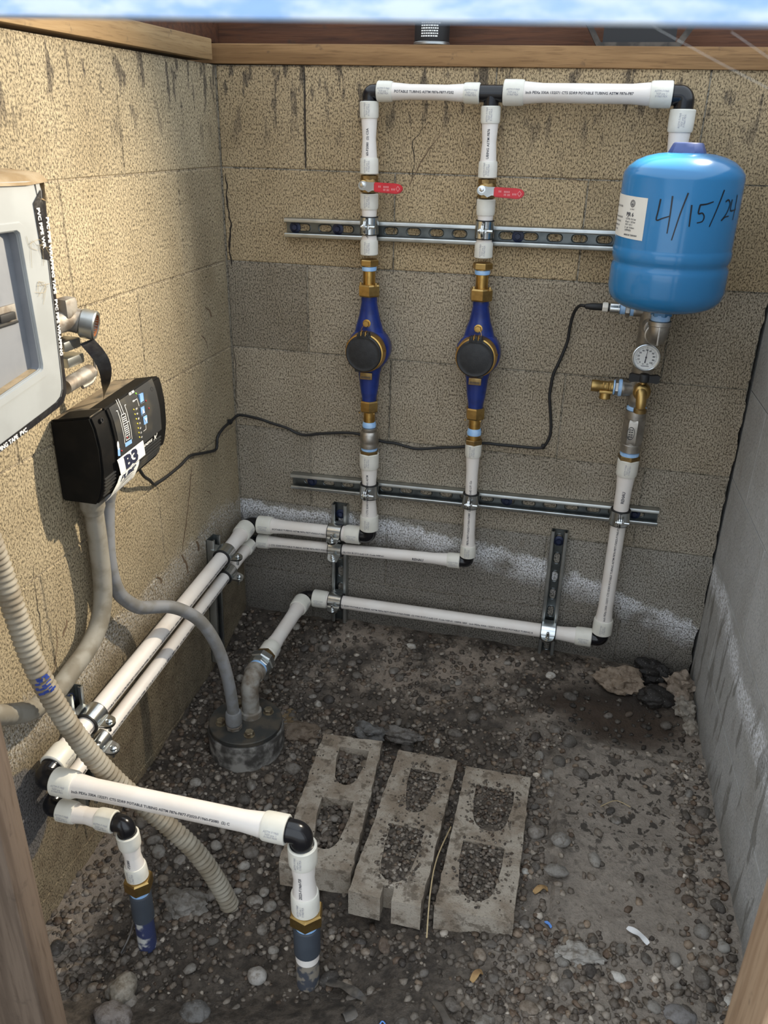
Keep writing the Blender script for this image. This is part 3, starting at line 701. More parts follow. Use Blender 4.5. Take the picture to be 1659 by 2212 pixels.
def strut(c, ax, out, L, label, bolts, mat='galvshade', w=.0413, h=.0206, pitch=.0508, slot=(.0145, .0072), tilt=None):
    # slotted C-channel; c = centre of its back on the wall
    c = Vector(c); ax = Vector(ax).normalized(); out = Vector(out).normalized(); sd = ax.cross(out)
    t = thing('strut_channel', label, 'channel', c)
    th = .0022
    n = int(L / pitch); offs = [(-n / 2 + .5 + i) * pitch for i in range(n)]
    holes = []
    for o in offs:
        hp = [(o + s * (slot[0] - slot[1]) + slot[1] * math.cos(a), slot[1] * math.sin(a)) for s, a0 in ((1, -PI / 2), (-1, PI / 2)) for a in np.linspace(a0, a0 + PI, 6)]
        holes.append(hp)
    mb = MB(); mb.poly([(-L / 2, -w / 2), (L / 2, -w / 2), (L / 2, w / 2), (-L / 2, w / 2)], holes, lambda a, b, q: c + ax * a + sd * b + out * (q + .0004), th)
    web = mb.build('slotted_web', mat, t, 30)
    pm = MB()
    for hp in holes:   # pressed rim round each slot
        n_ = len(hp); m0 = np.mean(np.array(hp), axis=0)
        ring = [(m0 + (np.array(p) - m0) * 1.12) for p in hp]
        vs = [c + ax * p[0] + sd * p[1] + out * (th + .0012) for p in ring] + [c + ax * p[0] + sd * p[1] + out * (th + .0003) for p in hp] + [c + ax * p[0] + sd * p[1] + out * (th + .0003) for p in [(m0 + (np.array(p) - m0) * 1.22) for p in hp]]
        pm.add(vs, [(i, (i + 1) % n_, n_ + (i + 1) % n_, n_ + i) for i in range(n_)] + [(i, 2 * n_ + i, 2 * n_ + (i + 1) % n_, (i + 1) % n_) for i in range(n_)])
    sub(pm, 'slot_rims', mat, web); 
    for s in (-1, 1):
        prof = [(s * w / 2, 0), (s * w / 2, h - .003), (s * (w / 2 - .001), h - .0008), (s * (w / 2 - .003), h), (s * (w / 2 - .0075), h), (s * (w / 2 - .0092), h - .001), (s * (w / 2 - .0095), h - .006),
                (s * (w / 2 - .0078), h - .006), (s * (w / 2 - .0076), h - .002), (s * (w / 2 - .003), h - .0022), (s * (w / 2 - th), h - .004), (s * (w / 2 - th), 0)]
        k = len(prof); vs = [c + ax * e + sd * p + out * q for e in (-L / 2, L / 2) for p, q in prof]
        fs = [(i, (i + 1) % k, k + (i + 1) % k, k + i) for i in range(k)] + [tuple(range(k)), tuple(range(2 * k - 1, k - 1, -1))]
        mb = MB(); bm = bmesh.new(); bv = [bm.verts.new(p) for p in vs]
        for f in fs: bm.faces.new([bv[i] for i in f])
        bmesh.ops.recalc_face_normals(bm, faces=list(bm.faces)); mb.frombm(bm)
        mb.build('flange', 'galv', t, 25)
    for e in bolts:
        q = c + ax * e + out * th
        mb = MB(); mb.lathe(q, out, [(0, .0128), (.0022, .0128), (.0026, .0118)], 22); bo = mb.build('anchor_bolt', 'blueanchor', t)
        mb = MB(); mb.hexn(q + out * .0024, q + out * .0075, .0115); sub(mb, 'bolt_head', 'blueanchor', bo)
    return t
MT['blueanchor'] = M('blue_anchor_coating', (0.020, 0.030, 0.075), (0.014, 0.018, 0.040), 60, 0.35, 0.3)

def X1(z): return .3555 + (1.282 - z) * .0130
def X2(z): return .6050 + (1.282 - z) * .0175
X3 = .969
R1_, R2_ = .0175, .0143
Yb, Yc = -.0425, -.0395
def a1(z): return V(X1(z), Yb, z)
def a2(z): return V(X2(z), Yc, z)
def a3(z): return V(X3, Yb, z)

# ---- struts
strut((.6265, 0, 1.029), (1, 0, .0085), (0, -1, 0), .945, 'long slotted steel channel high on the back wall under the red handles', [-.452, -.351, .05, .3], 'galvshade')
strut((.604, 0, .4135), (1, 0, .019), (0, -1, 0), .905, 'long slotted steel channel low on the back wall under the meters', [-.40, .10, .40])
strut((.2805, 0, .178), (.006, 0, 1), (0, -1, 0), .352, 'short upright channel on the back wall holding three pipes, near the left corner', [.145, -.115])
strut((.839, 0, .175), (-.004, 0, 1), (0, -1, 0), .362, 'short upright channel on the back wall between lower strut and right corner', [.150, -.125])
strut((0, -.205, .135), (0, .06, 1), (1, 0, 0), .345, 'short upright channel on the left wall close to the back corner', [-.12])
strut((0, -.805, .150), (0, .03, 1), (1, 0, 0), .275, 'short upright channel on the left wall beside the corrugated conduit', [.115])

# ---- top header run
elbow(V(X1(1.297), Yb, 1.2985), (0, 0, -1), (1, 0, 0), .0145, .019, .019, 'black elbow at the top left of the pipework, above the left meter')
water_pipe((X1(1.3) + .0175, Yb, 1.3000), (X2(1.3) - .023, Yc, 1.2985), .0143, 'white horizontal pipe at the top between left elbow and black tee', start=30)
tee_fitting(V(X2(1.297), Yc, 1.2985), (1, 0, .002), (0, 0, -1), .0158, .0150, .026, .024, 'black tee at the top of the pipework above the right meter')
water_pipe((X2(1.297) + .024, Yc, 1.3005), (X3 - .024, Yb, 1.3005), R1_, 'thick white horizontal pipe at the top reaching to the tank side', start=0)
elbow(V(X3, Yb, 1.2995), (-1, 0, 0), (0, 0, -1), .0178, .026, .026, 'black elbow at the top right above the blue tank')
# ---- risers
water_pipe(a1(1.2815), a1(1.1435), R2_, 'white upright pipe between top left elbow and left red-handled valve', start=70)
water_pipe(a2(1.2765), a2(1.1440), R2_, 'white upright pipe between top tee and right red-handled valve', start=40)
water_pipe(a3(1.2760), a3(.985), R1_, 'white upright pipe going down behind the blue tank', start=8)
water_pipe(a1(1.1055), a1(.9795), R2_, 'short white upright pipe through the top channel above the left meter', start=60)
water_pipe(a2(1.1035), a2(.9865), R2_, 'short white upright pipe through the top channel above the right meter', start=90)
water_pipe(a1(.5165), a1(.3095), R1_, 'white upright pipe under the left meter, ringed check valve above', start=20)
water_pipe(a2(.5670), a2(.2690), R2_, 'long white upright pipe under the right meter', start=50)
water_pipe(a3(.5700), a3(.1080), R1_, 'long white upright pipe under the tank down to the corner elbow', brand=.84, start=0)
elbow(V(X1(.2895), Yb, .2895), (-1, 0, 0), (0, 0, 1), .0178, .024, .024, 'black elbow under the left meter')
elbow(V(X2(.2525), Yc, .2525), (-1, 0, 0), (0, 0, 1), .0145, .020, .020, 'black elbow under the right meter')
elbow(V(X3, Yb, .0885), (-1, 0, 0), (0, 0, 1), .0178, .025, .024, 'black elbow at the foot of the tank pipe')
# ---- low runs on the back wall
water_pipe((.0665, Yb, .281), (X1(.2895) - .0225, Yb, .2890), R1_, 'thick white pipe along the back wall, upper of the two by the left corner', face=(0, -1, -.02), start=30)
water_pipe((.0625, Yc, .2305), (X2(.2525) - .0185, Yc, .2525), R2_, 'slim white pipe along the back wall, below the thick one by the left corner', face=(0, -1, -.08), brand=.82, start=20)
water_pipe((.2160, Yb, .0815), (X3 - .0225, Yb, .0885), R1_, 'lowest white pipe running along the back wall just above the gravel', face=(0, -1, .02), start=12)
elbow(V(.0425, -.0425, .2805), (1, 0, 0), (0, -1, -.065), .0178, .024, .024, 'black elbow in the left back corner on the thick pipe')
elbow(V(.0450, -.0395, .2295), (1, 0, 0), (0, -1, -.075), .0145, .019, .019, 'black elbow in the left back corner on the slim pipe')
elbow(V(.1925, Yb, .0815), (1, 0, 0), (0, -1, 0), .0178, .024, .024, 'black elbow on the lowest pipe behind the well head')
# ---- along the left wall
water_pipe((.0425, -.0655, .2790), (.0425, -.925, .2225), R1_, 'thick white pipe along the left wall, upper of the pair', face=(1, 0, .02), start=0)
water_pipe((.0460, -.0590, .2275), (.0465, -.930, .1610), R2_, 'slim white pipe along the left wall, lower of the pair', face=(1, 0, .05), start=5)
water_pipe((.1930, -.0665, .0815), (.1930, -.3280, .0815), R1_, 'short white pipe coming forward from the back corner to the well head', ptxt=False, face=(1, 0, 0))
# ---- front pipes
elbow(V(.0425, -.9500, .2205), (1, 0, .0), (0, 1, .06), .0182, .026, .026, 'large black elbow at the near end of the thick left pipe')
elbow(V(.0465, -.9530, .1590), (1, 0, 0), (0, 1, .075), .0150, .021, .021, 'smaller black elbow below it at the near end of the slim left pipe')
water_pipe((.0670, -.9520, .2215), (.4830, -.9515, .2240), R1_, 'thick white pipe crossing the front of the pit', face=(0, -1, .26), start=0)
water_pipe((.0665, -.9535, .1585), (.1720, -.9535, .1585), R2_, 'short white pipe beneath the thick front pipe', face=(0, -1, .1), ptxt=False)
elbow(V(.5060, -.9515, .2240), (-1, 0, 0), (0, 0, -1), .0182, .025, .026, 'shiny black elbow at the right end of the front pipe')
elbow(V(.1925, -.9535, .1585), (-1, 0, 0), (0, 0, -1), .0150, .021, .021, 'shiny black elbow above the left stub in the gravel')
water_pipe((.5065, -.9515, .2000), (.5095, -.9520, .0560), R1_, 'stubby white upright pipe on the right front standpipe', start=62)
water_pipe((.1925, -.9535, .1395), (.2010, -.9545, .0400), R2_, 'stubby white upright pipe on the left front standpipe', start=72, LR=.029)

# ---- clamps
clamp(a1(1.0405), (0, 0, 1), (0, -1, 0), R2_, 'zinc pipe clamp on the top channel, left riser')
clamp(a2(1.0435), (0, 0, 1), (0, -1, 0), R2_, 'zinc pipe clamp on the top channel, right riser')
clamp(a1(.4165), (0, 0, 1), (0, -1, 0), R1_, 'zinc pipe clamp on the lower channel, left riser')
clamp(a2(.4220), (0, 0, 1), (0, -1, 0), R2_, 'zinc pipe clamp on the lower channel, right meter riser')
clamp(a3(.4265), (0, 0, 1), (0, -1, 0), R1_, 'zinc pipe clamp on the right end of the lower channel')
zz = lambda x, x0, z0, x1, z1: z0 + (z1 - z0) * (x - x0) / (x1 - x0)
clamp((.2790, Yb, .287), (-1, 0, 0), (0, -1, -.25), R1_, 'zinc clamp on the thick pipe, topmost of three on the short channel')
clamp((.2790, Yc, .2385), (-1, 0, 0), (0, -1, -.55), R2_, 'zinc clamp on the slim pipe, middle of three on the short channel')
clamp((.2790, Yb, .0825), (-1, 0, 0), (0, -1, -.25), R1_, 'zinc clamp on the lowest pipe, bottom of three on the short channel')
clamp((.8400, Yb, .0875), (-1, 0, 0), (0, -1, -.05), R1_, 'zinc clamp on the lowest pipe at the right upright channel')
def lz(y): return .2790 + (.2225 - .2790) * (y + .0655) / (-.925 + .0655)
def lz2(y): return .2275 + (.1610 - .2275) * (y + .059) / (-.930 + .059)
dl = V(0, 1, .0657)
clamp((.0425, -.2050, lz(-.205)), dl, (1, 0, -.1), R1_, 'zinc clamp on the thick left pipe by the back corner')
clamp((.0463, -.2050, lz2(-.205)), dl, (1, 0, -.2), R2_, 'zinc clamp on the slim left pipe by the back corner')
clamp((.0425, -.8000, lz(-.80)), dl, (1, 0, -.1), R1_, 'large zinc clamp on the thick left pipe beside the corrugated conduit')
clamp((.0463, -.8000, lz2(-.80)), dl, (1, 0, -.2), R2_, 'zinc clamp on the slim left pipe beside the corrugated conduit')

# ---- ball valves
def ball_valve(ax, z1, z0, label):
    c = ax((z1 + z0) / 2); t = thing('ball_valve', label, 'valve', c)
    L = z1 - z0
    mb = MB(); mb.lathe(V(c.x, c.y, z0), (0, 0, 1), [(0, .0125), (.001, .0165), (L * .25, .0175), (L * .35, .0195), (L * .65, .0195), (L * .75, .0175), (L - .001, .0165), (L, .0125)], 28); mb.build('valve_body', 'brassdull', t)
    for q in (z0 + .001, z1 - .0095):
        mb = MB(); mb.hexn((c.x, c.y, q), (c.x, c.y, q + .0085), .0345, .3, 8); mb.build('hexagon_end', 'brassdull', t)
    yb = c.y - .0185
    mb = MB(); mb.cyl((c.x - .006, yb + .006, c.z), (c.x - .006, yb - .010, c.z), .0085, 20, ch=.001); st = mb.build('stem', 'brass', t)
    mb = MB(); y = yb - .0085
    # steel lever: flat plate with a rounded hub that bends forward into the grip
    mp = lambda a, b, w: V(c.x - .006 + a, y - w, c.z + b - .0025)
    outl = [(.010 * math.cos(a), .0095 * math.sin(a) + .0005) for a in np.linspace(PI * .35, PI * 1.65, 12)] + [(.012, -.0125), (.020, -.0085), (.030, -.0085), (.030, .0075), (.012, .0075)]
    mb.poly(outl, [], mp, .0025); lv = mb.build('lever', 'galv', t, 30)
    mb = MB(); mb.lathe(V(c.x - .006, y - .0022, c.z), (0, -1, 0), [(0, .0052), (.004, .0052), (.0045, .0044)], 6); sub(mb, 'lever_nut', 'chrome', lv)
    mb = MB(); mb.lathe(V(c.x - .006, y - .0020, c.z), (0, -1, 0), [(0, .0072), (.0012, .0072), (.0013, .005)], 18); sub(mb, 'washer', 'chrome', lv)
    x0 = c.x + .019; gl = .062
    outl = [(0, -.0095), (.012, -.0102), (gl * .8, -.0108), (gl - .008, -.0092), (gl - .002, -.005), (gl, 0), (gl - .002, .005), (gl - .009, .0088), (gl * .7, .0094), (0, .0088)]
    bm = bmesh.new(); vs = [bm.verts.new((x0 + a, y - .0085, c.z + b - .0035 - .035 * a)) for a, b in outl]; f = bm.faces.new(vs)
    r = bmesh.ops.extrude_face_region(bm, geom=[f])
    for e in r['geom']:
        if isinstance(e, bmesh.types.BMVert): e.co.y += .0095
    bmesh.ops.recalc_face_normals(bm, faces=list(bm.faces)); bmesh.ops.bevel(bm, geom=list(bm.edges), offset=.0018, segments=2, affect='EDGES')
    mb = MB(); mb.frombm(bm); gp = mb.build('grip', 'red', t, 50)
    tm = MB()
    for (u, w_, n_, v_) in ((.010, .006, 3, .0045), (.021, .012, 5, .0045), (.021, .005, 3, -.001), (.028, .006, 3, -.001), (.038, .009, 3, .001)):
        for i in range(n_): tm.add([V(x0 + u + w_ * (i + a) / n_, y - .0089, c.z + v_ + b - .0085 - .035 * u) for a, b in ((0, 0), (.6, 0), (.6, .0038), (0, .0038))], [(0, 1, 2, 3)])
    sub(tm, 'print', 'pinkprint', gp)
    dm = MB(); q = V(x0 + .052, y - .0089, c.z - .0055)
    for i in range(4):
        a0 = i * PI / 2; a1_ = a0 + PI / 2
        dm.add([q + V(math.cos(a) * k * .0045, 0, math.sin(a) * k * .0058) for a in (a0, a1_) for k in (1, .72)], [(0, 2, 3, 1)])
    sub(dm, 'diamond_mark', 'pinkprint', gp)
    return t
MT['pinkprint'] = M('pale_pink_print', (0.72, 0.28, 0.28), rough=0.5)
ball_valve(a1, 1.1425, 1.1065, 'brass ball valve with red handle above the left meter')
ball_valve(a2, 1.1430, 1.1045, 'brass ball valve with red handle above the right meter, pipe to the tee')

# ---- water meters with their brass tails
def meter(ax, zt, zb, zc, ztail, ztape, label, mirror=1, bot=None, ang=0.0):
    c = ax(zc); t = thing('water_meter', label, 'meter', c)
    # blue body: two tapering necks meeting a round chamber
    def ring(z, rx, ry, n=28, yo=0.0):
        q = ax(z); return [V(q.x + rx * math.cos(2 * PI * i / n), q.y + yo + ry * math.sin(2 * PI * i / n), z) for i in range(n)]
    secs = [(zt, .0175, .0175), (zt - .010, .0185, .0180), (zt - .012, .0172, .0172), (zt - .045, .0235, .020), (zc + .058, .0285, .022), (zc + .040, .0335, .023), (zc + .015, .0385, .024), (zc - .015, .0380, .024), (zc - .036, .0310, .0225), (zc - .056, .0255, .021), (zb + .030, .0215, .019), (zb + .010, .0178, .0175), (zb, .0172, .0172)]
    vs = []; fs = []; n = 28
    for z, rx, ry in secs: vs += ring(z, rx, ry)
    for k in range(len(secs) - 1):
        for i in range(n): j = (i + 1) % n; fs.append((k * n + i, (k + 1) * n + i, (k + 1) * n + j, k * n + j))
    fs += [tuple(range(n)), tuple((len(secs) - 1) * n + i for i in range(n - 1, -1, -1))]
    mb = MB(); mb.add(vs, fs); body = mb.build('meter_body', 'blue', t, 60)
    mb = MB(); mb.lathe(V(c.x, c.y + .030, zc), (0, -1, 0), [(0, .030), (.004, .043), (.012, .0490), (.040, .0500), (.046, .0480), (.050, .0455)], 40); sub(mb, 'chamber', 'blue', body)
    y0 = c.y - .018
    mb = MB(); mb.lathe(V(c.x, y0, zc), (0, -1, 0), [(0, .0450), (.003, .0460), (.016, .0460), (.022, .0445), (.027, .0438), (.028, .0418)], 44); rg = mb.build('register_ring', 'brass', t, 30)
    for a in (.15, PI - .35):
        mb = MB(); q = V(c.x + .0445 * math.cos(a), y0 - .012, zc + .0445 * math.sin(a)); mb.sphere(q, .0042, 1, (1, 1.6, 1)); sub(mb, 'ring_lug', 'brass', rg)
    yl = y0 - .027
    mb = MB(); mb.lathe(V(c.x, yl, zc), (0, -1, 0), [(0, .0410), (.004, .0415), (.0072, .0408), (.0085, .0388), (.0080, .0355), (.0079, .0320), (.0083, .0305), (.0083, .0010)], 44); lid = mb.build('lid', 'lidblack', t, 40)
    mb = MB(); mb.cbox((c.x - .0155, yl - .0085, zc + .0335), (c.x + .0155, yl + .002, zc + .0425), .0015)
    for q in (-.010, 0, .010): mb.cbox((c.x + q - .0026, yl - .0095, zc + .0385), (c.x + q + .0026, yl + .004, zc + .0485), .001)
    sub(mb, 'hinge', 'lidblack', lid)
    mb = MB()
    for q in (-.005, .005): mb.tube([V(c.x + q, yl + .003, zc + .0500), V(c.x + q, yl - .0088, zc + .0490), V(c.x + q, yl - .0105, zc + .0410)], .0011, 8)
    sub(mb, 'hinge_pins', 'brass', lid)
    mb = MB(); mb.cbox((c.x - .014 * mirror - .006, yl - .006, zc - .0430), (c.x - .014 * mirror + .006, yl + .001, zc - .0345), .0015); sub(mb, 'lid_tab', 'lidblack', lid)
    # data plate below the lid
    mb = MB(); mb.cbox((c.x - .014, c.y - .0262, zc - .066), (c.x + .014, c.y - .0225, zc - .0505), .0006); pt = mb.build('serial_plate', 'brassdull', t)
    tm = MB()
    for i in range(7): tm.add([V(c.x - .011 + .0032 * i + a, c.y - .0266, zc - .0635 + b) for a, b in ((0, 0), (.0018, 0), (.0018, .005), (0, .005))], [(0, 1, 2, 3)])
    sub(tm, 'print', 'print', pt)
    # seal screw and wire
    sx = c.x - .001; sz = zt - .058
    mb = MB(); mb.lathe(V(sx, c.y - .020, sz), (0, -1, 0), [(0, .0092), (.0018, .0092), (.002, .008)], 20); sc_ = mb.build('seal_screw', 'brass', t, 25)
    mb = MB(); mb.hexn(V(sx, c.y - .0215, sz), V(sx, c.y - .0295, sz), .0125, .2); sub(mb, 'screw_head', 'brass', sc_)
    mb = MB(); mb.tube(spline([V(sx - .003 * mirror, c.y - .028, sz), V(sx - .009 * mirror, c.y - .034, sz - .012), V(sx - .006, c.y - .043, sz - .026), V(c.x - .012, yl - .003, zc + .047)]), .0006, 6); mb.build('seal_wire', 'brass', t)
    # union nuts, tails, sealant
    for (za, zbb, af) in ((zt + .0255, zt - .0005, .0450), (zb + .0005, zb - .0265, .0395)):
        mb = MB(); mb.hexn(ax(zbb), ax(za), af, .25); nut = mb.build('union_nut', 'brassdull' if False else 'nutbrass', t, 20)
        for s in (-1, 1):
            mb = MB(); mb.cbox((c.x + s * .0175 - .0018, c.y - .0165, (za if za > zc else zbb) - .003), (c.x + s * .0175 + .0018, c.y - .0135, (za if za > zc else zbb) + .0055 * (1 if za > zc else .1)), .0006)
            sub(mb, 'seal_ear', 'nutbrass', nut)
    mb = MB(); mb.cyl(ax(zt + .024), ax(ztape[1] + .001), .0137, 26); mb.build('tail_piece', 'brass', t)
    mb = MB(); mb.lathe(ax(ztape[1]), ax(ztape[0]) - ax(ztape[1]), [(0, .0135), (.0008, .0160), (.0045, .0166), (.0092, .0158), (.0102, .0137)], 26); mb.build('thread_sealant', 'tape', t)
    mb = MB(); mb.cyl(ax(ztape[0] - .001), ax(ztape[0] + .0125), .0140, 26); mb.build('adapter_neck', 'brass', t)
    mb = MB(); mb.hexn(ax(ztape[0] + .0115), ax(ztape[0] + .0245), .0375, .4); mb.build('adapter_hexagon', 'nutbrass', t, 20)
    mb = MB(); mb.cyl(ax(zb - .0255), ax(ztail[0]), .0137, 26); mb.build('tail_piece', 'brass', t)
    mb = MB(); mb.lathe(ax(ztail[1]), (0, 0, 1), [(0, .0137), (.001, .0160), (.007, .0168), (ztail[0] - ztail[1], .0145)], 26); mb.build('thread_sealant', 'tape', t)
    return t
MT['nutbrass'] = M('satin_brass_nut', (0.50, 0.34, 0.13), (0.40, 0.265, 0.10), 60, 0.38, 1.0, bump=0.08)
MT['lidblack'] = M('black_meter_lid', (0.012, 0.013, 0.015), (0.018, 0.019, 0.021), 90, 0.45, bump=0.25, bsc=420)
meter(a1, .8915, .6485, .7715, (.596, .582), (.9455, .9555), 'blue water meter with black lid, left of the two, steel check valve below', 1)
meter(a2, .8975, .6550, .7805, (.605, .588), (.9515, .9615), 'blue water meter with black lid, right of the two', -1)

# small check valve under the left meter
t = thing('check_valve', 'small round steel check valve under the left water meter', 'valve', a1(.555))
mb = MB(); mb.lathe(a1(.5310), (0, 0, 1), [(0, .0170), (.001, .0215), (.010, .0222), (.014, .0215), (.016, .0225), (.034, .0222), (.038, .0195), (.041, .0168), (.043, .0180), (.050, .0180), (.051, .0150)], 32); mb.build('valve_body', 'cast', t)
mb = MB(); mb.lathe(a1(.5235), (0, 0, 1), [(0, .0165), (.001, .0195), (.006, .0200), (.008, .0175)], 28); mb.build('thread_sealant', 'tape', t)
mb = MB(); mb.hexn(a1(.5160), a1(.5240), .0410, .2); mb.build('adapter_hexagon', 'brassdull', t, 20)
t = thing('brass_adapter', 'brass hexagon adapter under the right water meter', 'fitting', a2(.575))
mb = MB(); mb.cyl(a2(.5780), a2(.5885), .0150, 26); mb.build('adapter_neck', 'brass', t)
mb = MB(); mb.hexn(a2(.5665), a2(.5785), .0365, .2); mb.build('adapter_hexagon', 'brassdull', t, 20)

# ================================================================== tank side
# stainless tank tee
t = thing('tank_manifold', 'upright stainless pipe manifold below and behind the blue tank', 'manifold', (X3, Yb, .69))
mb = MB(); mb.lathe(a3(.6880), (0, 0, 1), [(0, .0160), (.004, .0175), (.010, .0178), (.016, .0205), (.022, .0215), (.272, .0215), (.274, .0225), (.282, .0225), (.284, .018)], 30); mb.build('upright_tube', 'cast', t)
for z, r, x1, nm in ((.7310, .0170, .9320, 'side_branch'), (.8985, .0125, .9330, 'side_branch')):
    mb = MB(); mb.lathe((X3, Yb, z), (-1, 0, 0), [(0, r), (X3 - x1 - .008, r), (X3 - x1 - .006, r * 1.07), (X3 - x1, r * 1.07), (X3 - x1, r * .8)], 26); mb.build(nm, 'cast', t)
mb = MB(); mb.cyl((X3, Yb, .818), (X3, Yb - .040, .818), .0135, 24, ch=.001); mb.build('gauge_boss', 'cast', t)
mb = MB(); mb.cyl((X3, Yb, .7430), (X3 + .001, Yb - .036, .7430), .0150, 24, ch=.001); mb.build('drain_boss', 'cast', t)
mb = MB(); mb.cyl((X3, Yb, .8720), (X3 + .004, Yb - .050, .8720), .0180, 24, ch=.001); mb.build('tank_boss', 'cast', t)
mb = MB(); mb.lathe(a3(.9720), (0, 0, 1), [(0, .016), (.001, .0205), (.010, .0205), (.012, .017)], 24); mb.build('thread_sealant', 'tape', t)
mb = MB(); mb.hexn(a3(.9820), a3(.9900), .042, .2); mb.build('top_hexagon', 'brassdull', t, 20)
# elbow up to the tank
TX, TY, TR = .9785, -.175, .1062
t = thing('steel_elbow', 'cast stainless elbow turning up into the bottom of the blue tank', 'elbow', (TX, TY, .872))
c = V(TX, TY, .8720); d0 = V(-.06, 1, 0).normalized(); d1 = V(0, 0, 1)
pts = [c + d0 * .040, c + d0 * .021]
for i in range(1, 8):
    an = PI / 2 * i / 8; pts.append(c + d0 * .021 * (1 - math.sin(an)) + d1 * .021 * (1 - math.cos(an)))
pts += [c + d1 * .021, c + d1 * .034]
mb = MB(); mb.tube(pts, .0192, 28); bd = mb.build('elbow_body', 'cast', t, 60)
for p, d in ((c + d1 * .024, d1), (c + d0 * .030, d0)):
    mb = MB(); mb.lathe(p, d, [(0, .0190), (.0015, .0215), (.0098, .0215), (.0105, .0205), (.0105, .017)], 28); mb.build('rim', 'cast', t)
mb = MB(); mb.cbox((TX - .0016, TY - .0212, .862), (TX + .0016, TY - .0170, .897), .0006); sub(mb, 'rib', 'cast', bd)
mb = MB(); mb.lathe(c + d0 * .0405, d0, [(0, .0165), (.001, .0195), (.006, .0202), (.009, .0170)], 26); mb.build('thread_sealant', 'tape', t)
mb = MB(); mb.lathe(c + d1 * .0340, d1, [(0, .0160), (.001, .0180), (.012, .0176), (.013, .015)], 26); mb.build('thread_sealant', 'tape', t)
mb = MB(); mb.cyl(c + d0 * .048, (X3 + .004, Yb - .048, .872), .0150, 20); mb.build('nipple', 'cast', t)

# the tank
t = thing('pressure_tank', 'glossy blue pressure tank with a handwritten date, fed from beneath', 'tank', (TX, TY, .918))
prof = [(.0, .0165), (.0, .0166), (.008, .0168), (.0085, .030), (.011, .055), (.016, .078), (.024, .094), (.036, .1030), (.050, .1060), (.082, .1062), (.091, .1055), (.0955, .1030), (.100, .1030), (.1045, .1056), (.111, .1066), (.122, .1064), (.1245, .1052), (.1275, .1050), (.245, .1052), (.2525, .1035), (.262, .0965), (.272, .084), (.279, .068), (.2835, .050), (.2858, .030), (.2862, .003)]
mb = MB(); mb.lathe((TX, TY, .9180), (0, 0, 1), prof, 96); shell = mb.build('shell', 'tank', t, 50)
mb = MB(); mb.hexn((TX, TY, .9150), (TX, TY, .9235), .0345, .3); mb.build('base_nipple', 'tank', t, 20)
mb = MB(); mb.lathe((TX, TY, 1.2015), (0, 0, 1), [(0, .0330), (.003, .0325), (.0165, .0262), (.0185, .0240), (.0190, .004)], 10, ph=.3); mb.build('valve_cap', 'capblue', t, 25)
def tc(th, z, e=.0004):
    R = float(np.interp(z - .918, [p[0] for p in prof], [p[1] for p in prof])) + e
    return V(TX + R * math.cos(math.radians(th)), TY + R * math.sin(math.radians(th)), z)
# paper label wrapped round the left
mb = MB(); n = 18; th0, th1 = -181.0, -124.0
def lz_(th, k):  # slight tilt of the label
    return (1.0600 if k == 0 else 1.1310) + (th - th1) * -.00005
vs = []; 
for i in range(n + 1):
    th = th0 + (th1 - th0) * i / n
    for z in (lz_(th, 0), lz_(th, 1)): vs.append(tc(th, z, .0005))
mb.add(vs, [(2 * i, 2 * i + 2, 2 * i + 3, 2 * i + 1) for i in range(n)]); lb = mb.build('paper_label', 'label', t)
tm = MB(); dpr = 180 / PI / .1052
def lt(th, z, s, size, bold=0.0, st=1.0): text_on(tm, s, size, lambda a, b: tc(th + a * dpr, z + b, .0009), bold=bold, stretch=st)
lt(-149, 1.0985, 'PJR 6', .0092, .03)
for i, s in enumerate(('125 PSI / 8.6 bar', '38 psi / 1.38 bar', '140 F / 60 C', '2.1 gal / 8 liters', '1209P0056')): lt(-149.5, 1.0925 - i * .0048, s, .0044, .01, .95)
lt(-149, 1.0655, 'MADE IN TAIWAN', .0040, .03)
for i, s in enumerate(('MODEL', 'MAX WORKING PRESSURE', 'FACTORY PRECHARGE', 'MAX TEMPERATURE', 'TANK VOLUME')): lt(-179, 1.1010 - i * .0072, s, .0042, .01, .85)
lt(-176, 1.1120, 'PRESSURE VESSEL', .0044, .01)
for r0, r1 in ((.0062, .0050), (.0040, .0030)):
    vs = []; k = 22
    for i in range(k):
        an = 2 * PI * i / k
        for r in (r0, r1): vs.append(tc(-141.5 + r * math.cos(an) * dpr, 1.1200 + r * math.sin(an), .0009))
    tm.add(vs, [(2 * i, 2 * i + 1, 2 * ((i + 1) % k) + 1, 2 * ((i + 1) % k)) for i in range(k)])
tm.add([tc(-141.5 + a * dpr, 1.1198 + b, .0009) for a, b in ((-.002, -.002), (.002, -.002), (0, .0022))], [(0, 1, 2)])
lt(-144.5, 1.1095, 'certified', .0034)
sub(tm, 'label_print', 'print', lb)
# handwritten date
strokes = [[(-111.5, 1.1315), (-112.2, 1.112), (-112.6, 1.0970), (-107, 1.1005), (-101.2, 1.1045)], [(-101.1, 1.1373), (-100.7, 1.106), (-100.9, 1.0761)],
           [(-87.7, 1.1431), (-91.9, 1.1091), (-95.9, 1.0654)], [(-82.9, 1.1242), (-82.1, 1.0889)],
           [(-75.2, 1.1246), (-75.6, 1.1110), (-72.0, 1.1115), (-69.6, 1.1055), (-70.8, 1.0980), (-75.6, 1.0955)], [(-75.4, 1.1246), (-69, 1.1262), (-62.7, 1.1301)],
           [(-53.1, 1.1488), (-57.4, 1.12), (-62.7, 1.0894)], [(-48.9, 1.1295), (-45.6, 1.1325), (-42.2, 1.1255), (-45.0, 1.1105), (-50.3, 1.0990), (-46, 1.1045), (-40.9, 1.1059)],
           [(-40.0, 1.1330), (-39.8, 1.1160), (-35, 1.1150), (-30.0, 1.1166)], [(-32.2, 1.1400), (-31.8, 1.12), (-32.2, 1.0989)]]
tm = MB()
